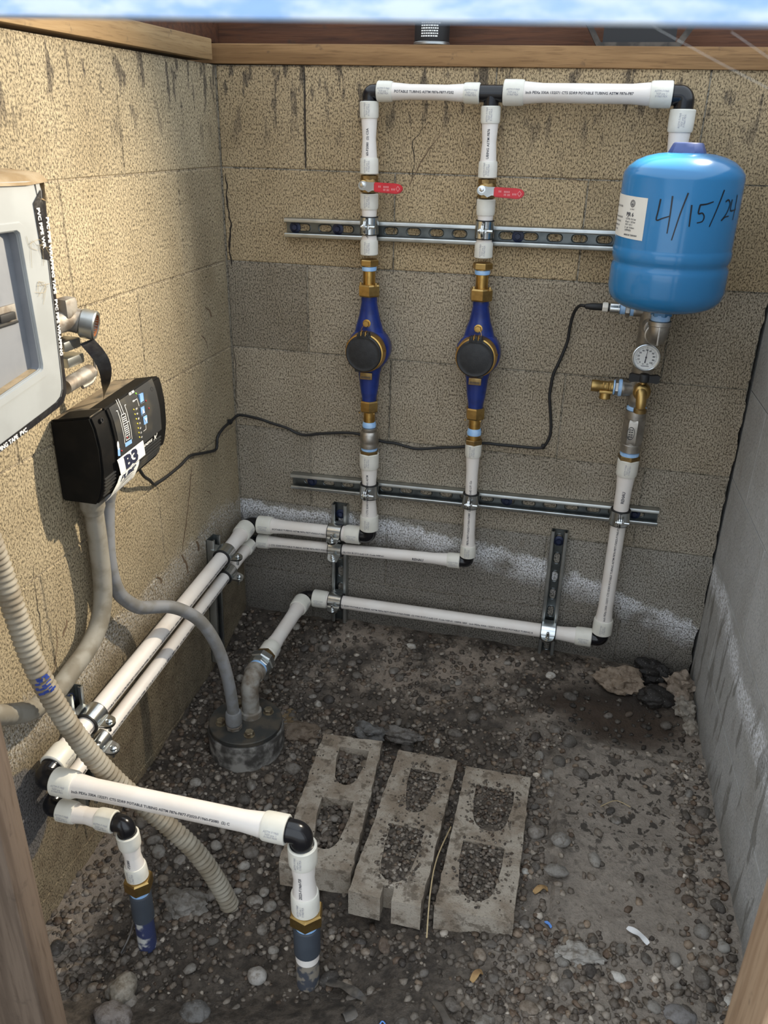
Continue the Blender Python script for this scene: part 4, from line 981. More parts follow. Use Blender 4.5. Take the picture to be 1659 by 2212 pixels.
for st in strokes:
    P = [Vector((a, b, 0)) for a, b in st]; P = spline([(p.x / dpr, p.y, 0) for p in P], 6) if len(P) > 2 else [Vector((p.x / dpr, p.y, 0)) for p in P]
    vs = []
    for i, p in enumerate(P):
        d = (P[min(i + 1, len(P) - 1)] - P[max(i - 1, 0)]).normalized(); nrm = V(-d.y, d.x, 0)
        w = .0014 * (1 - .35 * i / len(P))
        for s in (-1, 1): q = p + nrm * w * s; vs.append(tc(q.x * dpr, q.y, .0006))
    tm.add(vs, [(2 * i, 2 * i + 1, 2 * i + 3, 2 * i + 2) for i in range(len(P) - 1)])
sub(tm, 'handwritten_date', 'ink', shell)

# pressure gauge
GX, GY, GZ = .9675, -.112, .8175; gd = V(-.03, -1, .02).normalized()
t = thing('pressure_gauge', 'round white dial pressure gauge on the steel manifold', 'gauge', (GX, GY, GZ))
gc = V(GX, GY, GZ); ga, gb = V(1, -.03, 0).normalized(), None; gb = V(0, .02, 1).normalized()
mb = MB(); mb.lathe(gc - gd * .020, gd, [(0, .024), (.002, .0262), (.016, .0262)], 40); mb.build('case', 'castdull', t)
mb = MB(); mb.lathe(gc - gd * .006, gd, [(0, .0262), (.002, .0285), (.006, .0285), (.0085, .0275), (.0090, .0258), (.0085, .0250), (.004, .0248)], 44, cap=False); mb.build('bezel', 'chrome', t, 30)
mb = MB(); mb.lathe(gc - gd * .0035, gd, [(0, .0252), (.0010, .0252)], 40); dial = mb.build('dial', 'gaugeface', t)
tm = MB(); gp = lambda a, b: gc - gd * .0020 + ga * a + gb * b
for i in range(11):
    an = math.radians(225 - 27 * i); q = (.0152 * math.cos(an), .0150 * math.sin(an))
    text_on(tm, str(i * 10), .0048, lambda a, b, q=q: gp(q[0] + a, q[1] + b - .0017), bold=.03, center=True)
for i in range(51):
    an = math.radians(225 - 5.4 * i); r0 = .0192 if i % 5 else .0183; w = .00018 if i % 5 else .0003
    ca, sa = math.cos(an), math.sin(an)
    tm.add([gp(r * ca - sgn * w * sa, r * sa + sgn * w * ca) for r in (r0, .0212) for sgn in (-1, 1)], [(0, 1, 3, 2)])
tm.add([gp(x, y) for x, y in ((-.0078, -.0186), (.0078, -.0186), (.0078, -.0174), (-.0078, -.0174))], [(0, 1, 2, 3)])
for s in (-1, 1):
    vs = [gp(s * .0045 + r * math.cos(a), -.0140 + r * math.sin(a)) for a in np.linspace(0, 2 * PI, 11)[:-1] for r in (.0017, .0010)]
    tm.add(vs, [(2 * i, 2 * i + 1, 2 * ((i + 1) % 10) + 1, 2 * ((i + 1) % 10)) for i in range(10)])
sub(tm, 'dial_print', 'print', dial)
mb = MB(); an = math.radians(85)
for l0, l1, w0, w1 in ((0, .0165, .0007, .0003), (0, -.0115, .0008, .0013)):
    ca, sa = math.cos(an), math.sin(an); qv = [gc - gd * .0008 + ga * (l * ca - s * w * sa) + gb * (l * sa + s * w * ca) for l, w in ((l0, w0), (l1, w1)) for s in (-1, 1)]
    mb.add(qv, [(0, 1, 3, 2)])
mb.lathe(gc - gd * .0015, gd, [(0, .0018), (.0014, .0018), (.0016, .001)], 12); mb.build('needle', 'print', t)
mb = MB(); mb.lathe(gc + gd * .0012, gd, [(0, .0250), (.0004, .0250)], 36); mb.build('lens', 'glass', t)
mb = MB(); mb.cyl(gc - gd * .019, (X3, Yb - .038, .818), .0085, 16); mb.build('stem', 'castdull', t)

# relief valve
t = thing('relief_valve', 'small brass relief valve on the left branch of the manifold', 'valve', (.89, Yb, .731)); z = .7310; y = Yb
mb = MB(); mb.lathe((.9325, y, z), (-1, 0, 0), [(0, .0150), (.001, .0182), (.0070, .0186), (.0085, .0150)], 26); mb.build('thread_sealant', 'tape', t)
mb = MB(); mb.hexn((.9245, y, z), (.9175, y, z), .0300, .3); mb.build('hexagon', 'cast', t, 20)
mb = MB(); mb.lathe((.9178, y, z), (-1, 0, 0), [(0, .0130), (.001, .0165), (.0035, .0160), (.0045, .0120)], 26); mb.build('thread_sealant', 'tape', t)
mb = MB(); mb.lathe((.9150, y, z), (-1, 0, 0), [(0, .0115), (.002, .0135), (.010, .0135), (.012, .0118), (.030, .0118), (.032, .0128), (.047, .0128), (.048, .0118)], 26); bd = mb.build('valve_body', 'nutbrass', t, 30)
for k in range(3):
    mb = MB(); mb.cbox((.9060 - k * .0075, y - .0150, z - .002), (.9090 - k * .0075, y - .0100, z + .0125), .001); sub(mb, 'rib', 'nutbrass', bd)
mb = MB(); mb.cbox((.8855, y - .0125, z - .0130), (.9135, y + .0125, z - .0070), .001); mb.build('valve_flat', 'nutbrass', t)
mb = MB(); mb.lathe((.8985, y, z - .006), (0, 0, -1), [(0, .0125), (.016, .0118), (.018, .0125), (.0205, .0122), (.021, .009)], 22); mb.build('outlet', 'nutbrass', t, 30)

# pressure sensor and its cable end
t = thing('pressure_sensor', 'small steel pressure sensor plugged into the manifold under the tank', 'sensor', (.90, Yb, .9)); z = .8990
mb = MB(); mb.lathe((.9345, y, z), (-1, 0, 0), [(0, .0110), (.001, .0128), (.008, .0130), (.0095, .0105)], 22); mb.build('thread_sealant', 'tape', t)
mb = MB(); mb.hexn((.9255, y, z), (.9160, y, z), .0265, .2); mb.build('hexagon', 'cast', t, 20)
mb = MB(); mb.lathe((.9165, y, z + .001), (-1, 0, 0), [(0, .0100), (.001, .0115), (.010, .0118), (.012, .0100)], 22); mb.build('thread_sealant', 'tape', t)
mb = MB(); mb.lathe((.9050, y, z + .001), (-1, 0, 0), [(0, .0110), (.001, .0140), (.003, .0140), (.0035, .0122), (.020, .0122), (.021, .0108)], 26); mb.build('sensor_body', 'chrome', t, 30)
mb = MB(); mb.lathe((.8845, y, z + .0015), (-1, 0, 0), [(0, .0078), (.004, .0078)], 18); mb.build('seal_ring', 'rubber', t)
mb = MB(); mb.hexn((.8805, y, z + .0015), (.8690, y, z + .0015), .0185, .1, 8); mb.build('plug_nut', 'label', t, 20)
mb = MB(); mb.lathe((.8690, y, z + .0015), (-1, 0, -.02), [(0, .0070), (.002, .0075), (.022, .0072), (.034, .0055), (.036, .0040)], 18); mb.build('plug_boot', 'rubber', t)

# drain tap
t = thing('drain_tap', 'brass drain tap with a black tee handle on the manifold', 'tap', (.97, -.10, .74)); q = V(.9690, -.103, .7440)
mb = MB(); mb.lathe((X3 + .001, Yb - .034, .7430), (0, -1, 0), [(0, .0135), (.012, .0135), (.014, .0180), (.026, .0185), (.036, .0175), (.042, .013), (.044, .006)], 26); mb.build('tap_body', 'nutbrass', t, 40)
mb = MB(); mb.tube([q + V(0, -.004, .004), q + V(0, -.0135, -.001), q + V(.001, -.019, -.012), q + V(.002, -.0205, -.026), q + V(.002, -.0205, -.034)], .0105, 20, rf=lambda k: .0120 - .0022 * k); mb.build('spout', 'nutbrass', t, 60)
mb = MB(); mb.lathe(q + V(.002, -.0205, -.030), (0, 0, -1), [(0, .0100), (.002, .0132), (.010, .0132), (.0105, .0122), (.0105, .009)], 24); mb.build('spout_thread', 'brassdull', t, 30)
mb = MB(); mb.cyl(q + V(0, -.004, .010), q + V(.001, -.004, .026), .0045, 14); mb.build('stem', 'nutbrass', t)
hq = q + V(.0015, -.004, .0270)
mb = MB(); mb.lathe(hq + V(0, 0, -.006), (0, 0, 1), [(0, .0085), (.002, .0112), (.014, .0112), (.017, .0090)], 22); hd_ = mb.build('tee_handle', 'rubber', t, 40)
for s in (-1, 1):
    mb = MB(); o = [(0, -.0085), (.012, -.0070), (.026, -.0088), (.0305, -.0062), (.0305, .0062), (.026, .0090), (.012, .0070), (0, .0085)]
    mb.poly(o if s > 0 else [(-a, b) for a, b in o][::-1], [], lambda a, b, w: hq + V(a, -.0055 + w, .002 + b), .011); sub(mb, 'handle_lobe', 'rubber', hd_)

# big steel check valve
t = thing('check_valve', 'large steel check valve with an etched oval, under the tank manifold', 'valve', a3(.63))
mb = MB(); mb.lathe(a3(.5885), (0, 0, 1), [(0, .0185), (.001, .0225), (.018, .0228), (.019, .0218), (.078, .0218), (.079, .0228), (.096, .0226), (.0975, .0190)], 34); bd = mb.build('valve_body', 'cast', t, 30)
mb = MB(); mb.hexn(a3(.6090), a3(.6660), .0455, .28, 8); hx = mb.build('hexagon_waist', 'cast', t, 20)
om = MB(); k = 26; oc = a3(.6370) + V(-.0055, -.02365, 0)
def ov(a, b): return oc + V(a, 0.0 + abs(a + .003) * .20 * 0, b)
for r0, r1 in ((1.0, .90),):
    vs = [ov(r * .0082 * math.cos(2 * PI * i / k), r * .0148 * math.sin(2 * PI * i / k)) for i in range(k) for r in (r0, r1)]
    om.add(vs, [(2 * i, 2 * i + 1, 2 * ((i + 1) % k) + 1, 2 * ((i + 1) % k)) for i in range(k)])
for b0 in (.008, .003, -.003, -.008):
    for a0 in (-.0045, .0005):
        om.add([ov(a0 + a, b0 + b) for a, b in ((0, -.0012), (.0038, -.0004), (.0038, .0014), (0, .0009))], [(0, 1, 2, 3)])
sub(om, 'etched_oval', 'ink', hx)
mb = MB(); mb.lathe(a3(.6850), (0, 0, 1), [(0, .0180), (.001, .0212), (.006, .0212), (.0085, .018)], 28); mb.build('thread_sealant', 'tape', t)
mb = MB(); mb.lathe(a3(.5785), (0, 0, 1), [(0, .0180), (.001, .0208), (.008, .0210), (.0105, .018)], 28); mb.build('thread_sealant', 'tape', t)
mb = MB(); mb.hexn(a3(.5690), a3(.5795), .0430, .2); mb.build('adapter_hexagon', 'brassdull', t, 20)

# ================================================================== sensor cable along the walls
pts = [V(.8335, Yb, .9000), V(.822, -.034, .8985), V(.8115, -.018, .880), V(.806, -.009, .845), V(.8038, -.0055, .8119), V(.7915, -.0055, .768), V(.7815, -.0055, .7367), V(.7785, -.0055, .700), V(.7789, -.0055, .6825), V(.785, -.0055, .645), V(.7889, -.0055, .617), V(.7886, -.0055, .590), V(.778, -.0055, .565),
       V(.7627, -.0055, .5594), V(.7304, -.0055, .5585), V(.680, -.0055, .5580), V(.6319, -.0055, .5570), V(.5881, -.0055, .5434), V(.535, -.0055, .535), V(.4809, -.0055, .5254), V(.450, -.0055, .528), V(.4227, -.0055, .5334), V(.3876, -.0055, .5345), V(.3284, -.0055, .5472), V(.300, -.0055, .5475), V(.2747, -.0055, .5451), V(.230, -.0055, .538), V(.1896, -.0055, .5299), V(.1650, -.0055, .533), V(.1408, -.0055, .5431),
       V(.100, -.0055, .552), V(.0669, -.0055, .5599), V(.0232, -.0055, .5650), V(.008, -.0095, .563), V(.006, -.0479, .5590), V(.006, -.090, .556), V(.006, -.1237, .5442), V(.006, -.1355, .5186), V(.006, -.180, .527), V(.006, -.2255, .5395), V(.006, -.2709, .5505), V(.006, -.317, .5455), V(.006, -.375, .5440), V(.007, -.4316, .5474), V(.012, -.450, .556), V(.020, -.475, .575), V(.034, -.520, .605), V(.045, -.560, .650)]
t = thing('sensor_cable', 'thin black cable running along the back wall to the control box', 'cable', pts[0])
mb = MB(); mb.tube(spline(pts, 6), .0034, 8); mb.build('cable', 'rubber', t, 60)
for c, d in ((V(.006, -.0479, .559), V(0, 1, .1)), (V(.776, -.0055, .5640), V(1, 0, .4))):
    mb = MB(); mb.lathe(c - d.normalized() * .0035, d, [(0, .003), (.0008, .0062), (.0062, .0062), (.007, .003)], 12); mb.cbox(c + V(-.003, -.009, .001), c + V(.003, -.003, .009), .001); mb.build('cable_clip', 'rubber', t)

# ================================================================== control box on the left wall
t = thing('control_box', 'black pump control box with a white sticker on the left wall', 'control box', (0, -.615, .64))
def fx(z): return float(np.interp(z, [.630, .645, .665, .70, .74, .775, .797, .805], [.066, .080, .088, .0930, .0935, .0890, .0820, .0760]))
def zb_(y): return .634 + (y + .735) * .10   # the box hangs slightly out of level
dz = lambda y: (y + .735) * .075
def boxsec(y0, y1, inset, name, mat, parent=None, zs=(.637, .650, .67, .70, .74, .775, .796)):
    vs = []; n = len(zs)
    for y in (y0, y1):
        vs.append((0.0015, y, zs[0] + dz(y)))
        for z in zs: vs.append((fx(z) - inset, y, z + dz(y)))
        vs.append((0.0015, y, zs[-1] - .014 + dz(y)))
    k = n + 2; fs = [(i, (i + 1) % k, k + (i + 1) % k, k + i) for i in range(k)] + [tuple(range(k - 1, -1, -1)), tuple(range(k, 2 * k))]
    bm = bmesh.new(); bv = [bm.verts.new(p) for p in vs]
    for f in fs: bm.faces.new([bv[i] for i in f])
    bmesh.ops.recalc_face_normals(bm, faces=list(bm.faces))
    sharpe = [e for e in bm.edges if len(e.link_faces) == 2 and e.calc_face_angle(0) > .7]
    bmesh.ops.bevel(bm, geom=sharpe, offset=.0035, segments=2, affect='EDGES')
    mb = MB(); mb.frombm(bm); return mb.build(name, mat, parent, 35)
body = boxsec(-.733, -.690, .004, 'end_cap', 'boxblk', t); endr = boxsec(-.533, -.494, .010, 'end_cap', 'boxblk', t, (.645, .66, .68, .70, .74, .770, .785))
main = boxsec(-.694, -.531, 0.0, 'enclosure', 'boxblk', t)
# dust on top
mb = MB(); mb.cbox((.004, -.728, .7935), (.0755, -.536, .7955), .0008)
mb.v = [(x, y, z + dz(y) + (x - .080) * .17) for x, y, z in mb.v]; mb.build('dusty_top', 'boxtop', t)
def fp(y, z, e=.0006): return V(fx(z - dz(y)) + e, y, z)
# face plate following the bulge
mb = MB(); zs = np.linspace(.697, .794, 9); ya, yb2 = -.684, -.536
vs = [fp(y, z + dz(y) * 1.0, .0008) for z in zs for y in (ya, yb2)]
mb.add(vs, [(2 * i, 2 * i + 1, 2 * i + 3, 2 * i + 2) for i in range(8)]); fpn = mb.build('face_plate', 'boxface', t)
# vents: raised bars
for (ya, yb2) in ((-.728, -.694), (-.640, -.540)):
    for i in range(6):
        z = .652 + i * .0062; mb = MB(); mb.add([fp(y, z + q + dz(y), e - (.004 if ya < -.7 else 0)) for y in (ya, yb2) for q, e in ((0, 0), (.0004, .0026), (.0026, .0026), (.003, 0))], [(0, 1, 5, 4), (1, 2, 6, 5), (2, 3, 7, 6), (0, 3, 2, 1), (4, 5, 6, 7)])
        mb.build('vent_bar', 'boxface', t, 20)
for y, z in ((-.712, .781), (-.548, .788)):
    mb = MB(); mb.lathe(fp(y, z + .004, .0004 - .002), (1, 0, .2), [(0, .0042), (.0022, .0042), (.0022, .0030), (.0005, .0028)], 14); mb.build('screw_socket', 'rubber', t)
# face graphics: well diagram, lamps, keys, lettering
gm = MB()
def line(a, b, w=.0009, m=None):
    (y0, z0), (y1, z1) = a, b; d = V(y1 - y0, z1 - z0, 0); L = d.length; d /= L; n_ = V(-d.y, d.x, 0) * w / 2; k = max(1, int(L / .012)); vs = []
    for i in range(k + 1):
        for s in (-1, 1): vs.append(fp(y0 + d.x * L * i / k + n_.x * s, z0 + d.y * L * i / k + n_.y * s, .0014))
    (m or gm).add(vs, [(2 * i, 2 * i + 1, 2 * i + 3, 2 * i + 2) for i in range(k)])
for a, b in (((-.676, .788), (-.676, .729)), ((-.652, .790), (-.652, .729)), ((-.676, .788), (-.680, .788)), ((-.652, .790), (-.648, .790)), ((-.668, .804), (-.668, .778)), ((-.662, .804), (-.662, .778)),
             ((-.671, .778), (-.671, .733)), ((-.658, .778), (-.658, .733)), ((-.671, .778), (-.658, .778)), ((-.671, .733), (-.658, .733)), ((-.671, .740), (-.658, .740)), ((-.671, .762), (-.652, .762)), ((-.665, .733), (-.665, .740))):
    line((a[0] + .010, a[1]), (b[0] + .010, b[1]))
for i in range(5): line((-.6595, .744 + i * .0034), (-.6495, .744 + i * .0034), .0012)
for i in range(3): line((-.6595, .766 + i * .0034), (-.6495, .766 + i * .0034), .0012)
for a, b in (((-.617, .789), (-.602, .790)), ((-.602, .790), (-.602, .777)), ((-.592, .742), (-.592, .731)), ((-.592, .731), (-.602, .730))): line(a, b, .0007)
ft = lambda y0, z0, s, size, b=0.0, st=1.0, m=None: text_on(m or gm, s, size, lambda a, c: fp(y0 + a, z0 + c + dz(y0 + a) - dz(y0), .0014), bold=b, stretch=st)
ft(-.619, .8005, 'CU 301', .0056, .04)
for i, (zq, s) in enumerate(((.789, 'PSI'), (.7745, '100'), (.766, '90'), (.757, '80'), (.748, '70'), (.739, '60'), (.730, '50'), (.7215, '40'))): ft(-.616 + .002 * i * .3, zq - .0015, s, .0045)
ft(-.612, .6985, 'GRUNDFOS', .0072, .03, 1.02)
for pl_ in ([(-.566, .700), (-.563, .704), (-.560, .704), (-.562, .709)], [(-.560, .704), (-.556, .707), (-.554, .711)], [(-.563, .704), (-.565, .709)], [(-.560, .704), (-.558, .700)]):
    for a, b in zip(pl_[:-1], pl_[1:]): line(a, b, .0014)
def loop(pts, m):
    m.add([fp(y, z, .0014) for y, z in pts], [tuple(range(len(pts)))])
loop([(-.697 + .010 + .003 * math.cos(a), .733 + .008 * math.sin(a)) for a in np.linspace(0, 2 * PI, 12)[:-1]], gm)
sub(gm, 'face_print', 'white', fpn)
km = MB()
for (y, z, w, h) in ((-.589, .7870, .0125, .0165), (-.5945, .7655, .0125, .0150), (-.5915, .7480, .0125, .0150)):
    km.cbox(fp(y - w / 2, z - h / 2, .0006), fp(y + w / 2, z + h / 2, .0022), .0006)
km.add([fp(y, z, .0012) for y, z in ((-.665, .722), (-.643, .722), (-.643, .7295), (-.665, .7295))], [(0, 1, 2, 3)])
km.add([fp(y, z, .0012) for y, z in ((-.6905, .715), (-.6835, .713), (-.6825, .727), (-.6895, .729))], [(0, 1, 2, 3)])
sub(km, 'key', 'btn', fpn)
am = MB(); am.add([fp(y, z, .0027) for y, z in ((-.5985, .7620), (-.5905, .7620), (-.5945, .7695))], [(0, 1, 2)]); am.add([fp(y, z, .0027) for y, z in ((-.5955, .7515), (-.5915, .7440), (-.5875, .7515))], [(0, 2, 1)])
sub(am, 'key_arrow', 'white', fpn)
for i in range(7):
    lm = MB(); lm.sphere(fp(-.6205 + i * .0006, .7760 - i * .0087, .0010), .0018, 1); sub(lm, 'level_lamp', 'yellow', fpn)
for y, z, m in ((-.599, .7985, 'green'), (-.577, .7790, 'reddot'), (-.573, .764, 'reddot'), (-.656, .7365, 'reddot'), (-.678, .7200, 'reddot')):
    lm = MB(); lm.sphere(fp(y, z, .0010), .0019, 1); sub(lm, 'lamp', m, fpn)
# stickers
sm = MB()
q4 = [(-.698, .7105), (-.610, .7160), (-.6005, .6845), (-.686, .6785)]
def bil(u, v, e): # u right, v up on the sticker quad
    a = (q4[0][0] + (q4[1][0] - q4[0][0]) * u, q4[0][1] + (q4[1][1] - q4[0][1]) * u); b = (q4[3][0] + (q4[2][0] - q4[3][0]) * u, q4[3][1] + (q4[2][1] - q4[3][1]) * u)
    return fp(b[0] + (a[0] - b[0]) * v, b[1] + (a[1] - b[1]) * v, e)
def grid(fn, e, nu=5, nv=4):
    m = MB(); m.add([fn(i / nu, j / nv, e) for j in range(nv + 1) for i in range(nu + 1)], [(j * (nu + 1) + i, j * (nu + 1) + i + 1, (j + 1) * (nu + 1) + i + 1, (j + 1) * (nu + 1) + i) for j in range(nv) for i in range(nu)]); return m
s1 = grid(bil, .0032).build('sticker', 'sticker', t)
tm = MB(); text_on(tm, 'B3', 1.0, lambda a, b: bil(.20 + a * .50, .10 + b * 1.12, .0038), bold=.05); sub(tm, 'sticker_logo', 'navy', s1)
r4 = [(-.692, .6785), (-.624, .6825), (-.631, .6510), (-.7200, .6390)]
def bil2(u, v, e):
    a = (r4[0][0] + (r4[1][0] - r4[0][0]) * u, r4[0][1] + (r4[1][1] - r4[0][1]) * u); b = (r4[3][0] + (r4[2][0] - r4[3][0]) * u, r4[3][1] + (r4[2][1] - r4[3][1]) * u)
    return fp(b[0] + (a[0] - b[0]) * v, b[1] + (a[1] - b[1]) * v, e + .001)
s2 = grid(bil2, .0030).build('sticker', 'sticker', t)
tm = MB(); text_on(tm, 'PUMP', 1.0, lambda a, b: bil2(.16 + a * .27, .66 + b * .36 + .02 * a, .0036), bold=.03)
for k in range(3):
    w = MB(); P = [(.20 + .66 * i / 12, .60 - .11 * k + .12 * math.sin(i / 12 * PI * 1.1 - .5) * (1 - .2 * k)) for i in range(13)]
    tm.add([bil2(u, v + s * .028 * math.sin(PI * i / 12), .0036) for i, (u, v) in enumerate(P) for s in (-1, 1)], [(2 * i, 2 * i + 1, 2 * i + 3, 2 * i + 2) for i in range(12)])
sub(tm, 'sticker_logo', 'navy', s2)
tm = MB()
for v_, h_, n_ in ((.27, .045, 17), (.10, .085, 10)):
    for i in range(n_):
        if i % 5 == 3: continue
        u_ = .10 + .78 * i / n_; tm.add([bil2(u_ + a, v_ + b, .0036) for a, b in ((0, 0), (.55 / n_, 0), (.55 / n_, h_), (0, h_))], [(0, 1, 2, 3)])
sub(tm, 'sticker_print', 'greyink', s2)
# cable glands under the box
for y, z1, r in ((-.7035, .640, .0215), (-.6560, .644, .0165)):
    mb = MB(); mb.lathe((.040, y, z1), (0, 0, -1), [(0, r), (.022, r), (.025, r * .94), (.034, r * .80)], 24); mb.build('cable_gland', 'conduit' if r > .02 else 'conduitb', t, 40)

# conduits below the box
def conduit(pts, r, label, mat, ribs=0.0, extra=None):
    P = resample(spline(pts, 10), .004); t = thing('flexible_conduit', label, 'conduit', P[0])
    mb = MB(); mb.tube(P, r, 18, rf=lambda k: r); o = mb.build('jacket', mat, t, 60); return t, P
c1 = [(.040, -.7035, .612), (.037, -.6985, .560), (.035, -.697, .5171), (.035, -.6985, .475), (.035, -.705, .4339), (.035, -.7205, .400), (.0355, -.7442, .3775), (.036, -.780, .362), (.036, -.8159, .3548), (.037, -.8751, .3440), (.037, -.920, .350), (.037, -.9462, .3576), (.038, -1.0045, .3950), (.042, -1.10, .47)]
conduit(c1, .0170, 'thick grey conduit from the control box curving left along the wall', 'conduit')
c2 = [(.040, -.656, .618), (.036, -.660, .575), (.034, -.667, .520), (.034, -.6676, .4728), (.035, -.660, .430), (.038, -.645, .398), (.046, -.610, .358), (.058, -.575, .340), (.080, -.545, .326), (.103, -.522, .303), (.124, -.503, .270), (.145, -.493, .222), (.160, -.490, .170), (.170, -.489, .110), (.174, -.487, .058), (.1745, -.4865, .034)]
conduit(c2, .0135, 'slim grey conduit from the control box looping over the pipes to the well head', 'conduitb')
# corrugated conduit in front
flex = [(.034, -.975, .84), (.036, -.965, .74), (.038, -.955, .665), (.0405, -.95, .6234), (.0520, -.950, .5446), (.0655, -.949, .4618), (.086, -.938, .3700), (.1085, -.920, .2820), (.1350, -.902, .2100), (.1680, -.885, .1480), (.2250, -.870, .0750), (.2640, -.861, .0200), (.2950, -.853, -.050), (.3190, -.846, -.128), (.322, -.845, -.15)]
P = resample(spline(flex, 12), .00135); 
t = thing('corrugated_conduit', 'thick corrugated tan-grey conduit slanting across the front left corner into the gravel', 'conduit', P[0])
mb = MB(); mb.tube(P, .0172, 20, rf=lambda k: .0164 + .0016 * math.sin(k * (len(P) - 1) * 2 * PI / 7.4)); hose = mb.build('corrugated_jacket', 'conduitmud', t, 80)
pm = MB(); i0 = min(range(len(P)), key=lambda i: (P[i] - V(.0735, -.945, .425)).length)
d = (P[i0 + 4] - P[i0 - 4]).normalized(); a_, b_ = frame(d, (1, -.7, .3))
rr_ = random.Random(4)
for k in range(26):
    s = (rr_.random() - .5) * .032; an = (rr_.random() - .5) * 1.5 + .25; w = .0022 + .003 * rr_.random(); i = max(0, int(i0 + s / .00135)); c = P[i]
    kk = .0164 + .0016 * math.sin(i * 2 * PI / 7.4) + .0012
    pm.add([c + d * (e * .0018) + (a_ * math.cos(an + q) + b_ * math.sin(an + q)) * kk for e, q in ((-1, -w / .017), (1, -w / .017), (1, w / .017), (-1, w / .017))], [(0, 1, 2, 3)])
sub(pm, 'blue_paint_mark', 'bluemark', hose)

# ================================================================== grey electrical panel, left edge of the frame
t = thing('electrical_panel', 'pale grey electrical panel edged with black tape on the left wall', 'panel', (0, -1.1, .85))
mb = MB(); mb.cbox((0, -1.40, .865), (.112, -.852, 1.150), .004); mb.build('enclosure', 'panelrec', t)
outl = [(-1.40, .795), (-1.0025, .8485), (-.900, .8640), (-.874, .8680), (-.862, .8735), (-.8560, .8830), (-.8540, .8960), (-.8420, 1.120), (-.8395, 1.1480), (-.8420, 1.1580), (-.850, 1.1605), (-1.40, 1.172)]
hole = [(-.9010, 1.1000), (-.9005, 1.0960), (-.8960, .9300), (-.8975, .9240), (-.9020, .9215), (-1.36, .850), (-1.36, 1.1120), (-.9060, 1.1035)]
mb = MB(); mb.poly(outl, [hole], lambda a, b, w: V(.1200 + w, a, b), .0052); cv = mb.build('cover', 'panel', t, 30)
# raised rim line round the recess
k = len(hole); m0 = np.mean(np.array(hole), axis=0)
def off(h, e): return (h[0] + e * (1 if h[0] > -1.2 else -1), h[1] + e * (1 if h[1] > 1.0 else -1))
vs = [V(.1252, *off(h, .0110)) for h in hole] + [V(.1278, *off(h, .0095)) for h in hole] + [V(.1278, *off(h, .0015)) for h in hole] + [V(.1225, *off(h, -.0005)) for h in hole]
mb = MB(); mb.add(vs, [(q * k + i, q * k + (i + 1) % k, (q + 1) * k + (i + 1) % k, (q + 1) * k + i) for q in range(3) for i in range(k)]); sub(mb, 'recess_rim', 'panel', cv, 50)
ins = [off(h, -.004) for h in hole]
vs = [V(.1230, *h) for h in hole] + [V(.0900, *h) for h in ins]
mb = MB(); mb.add(vs, [(i, (i + 1) % k, k + (i + 1) % k, k + i) for i in range(k)]); mb.build('recess_wall', 'panelrec', t)
mb = MB(); mb.poly(ins, [], lambda a, b, w: V(.088 + w, a, b), .003); mb.build('inner_cover', 'panel', t)
mb = MB(); mb.cbox((.090, -1.30, .935), (.108, -.918, 1.06), .003)
mb.cbox((.090, -1.30, 1.062), (.098, -.932, 1.092), .002); mb.build('breaker_cover', 'panel', t)
mb = MB(); mb.cbox((.1085, -1.0, .992), (.1150, -.9150, 1.0140), .001); br = mb.build('breaker', 'castdull', t)
mb = MB(); mb.cbox((.1150, -.955, .996), (.1215, -.9250, 1.006), .001); sub(mb, 'breaker_toggle', 'rubber', br)
mb = MB(); mb.cbox((.1085, -1.0, .9885), (.1150, -.9135, .9920), .0008); sub(mb, 'breaker_gap', 'rubber', br)
mb = MB(); mb.add([V(.0915, -.9030, .9265), V(.1225, -.9030, .9225), V(.1225, -1.35, .8530), V(.0915, -1.35, .8570)], [(0, 1, 2, 3)]); mb.build('dust_on_ledge', 'dust', t)
# black tape wrapped round the rim, printed along its edge
tp = [(-1.40, .781), (-1.0005, .8370), (-.892, .8535), (-.866, .8575), (-.852, .8620), (-.8425, .8740), (-.8405, .8900), (-.8285, 1.120), (-.8255, 1.1500)]
ti = [(-1.40, .796), (-1.0025, .8500), (-.900, .8655), (-.876, .8695), (-.865, .8745), (-.8590, .8830), (-.8568, .8960), (-.8445, 1.120), (-.8420, 1.1480)]
vs = []
for (a, b), (c, d) in zip(tp, ti): vs += [V(.1258, c, d), V(.1210, a, b), V(.1080, a + .003, b - .002), V(.02, a - .002, b + .004)]
mb = MB(); mb.add(vs, [(4 * i + j, 4 * i + j + 1, 4 * i + j + 5, 4 * i + j + 4) for i in range(len(tp) - 1) for j in range(3)]); tpo = mb.build('black_tape', 'paneltape', t, 50)
mb = MB()
q0, q1 = V(.1262, -.8615, 1.134), V(.1262, -.8530, 1.060)
mb.add([V(.1262, -.8420, 1.150), V(.1262, -.8615, 1.134), V(.1262, -.8590, 1.064), V(.1262, -.8440, 1.060)], [(0, 1, 2, 3)]); mb.build('tape_end', 'paneltape', t)
tm = MB()
def tpt(p0, p1, s, size, side=0.0):
    p0, p1 = V(*p0), V(*p1); d = (p1 - p0).normalized(); n_ = V(1, 0, 0).cross(d)
    text_on(tm, s, size, lambda a, b: p0 + d * a + n_ * (b + side) + V(.0006, 0, 0), bold=.03)
tpt((.1264, -.8572, 1.128), (.1264, -.8545, 1.06), 'PVC PIPE WR', .0088)
sub(tm, 'tape_print', 'white', tpo); tm = MB()
P_ = [(.1245, -.8375, 1.115), (.1245, -.8520, .900)]
tpt(P_[0], P_[1], 'PVC PIPE WRAPPING TAPE   PVC PIPE WRAPPING', .0085)
sub(tm, 'tape_print', 'white', tpo); tm = MB()
tpt((.1245, -1.030, .8365), (.1245, -.893, .8565), 'WRAPPING TAPE  PVC', .0085)
sub(tm, 'tape_print', 'white', tpo)
mb = MB(); vs = []
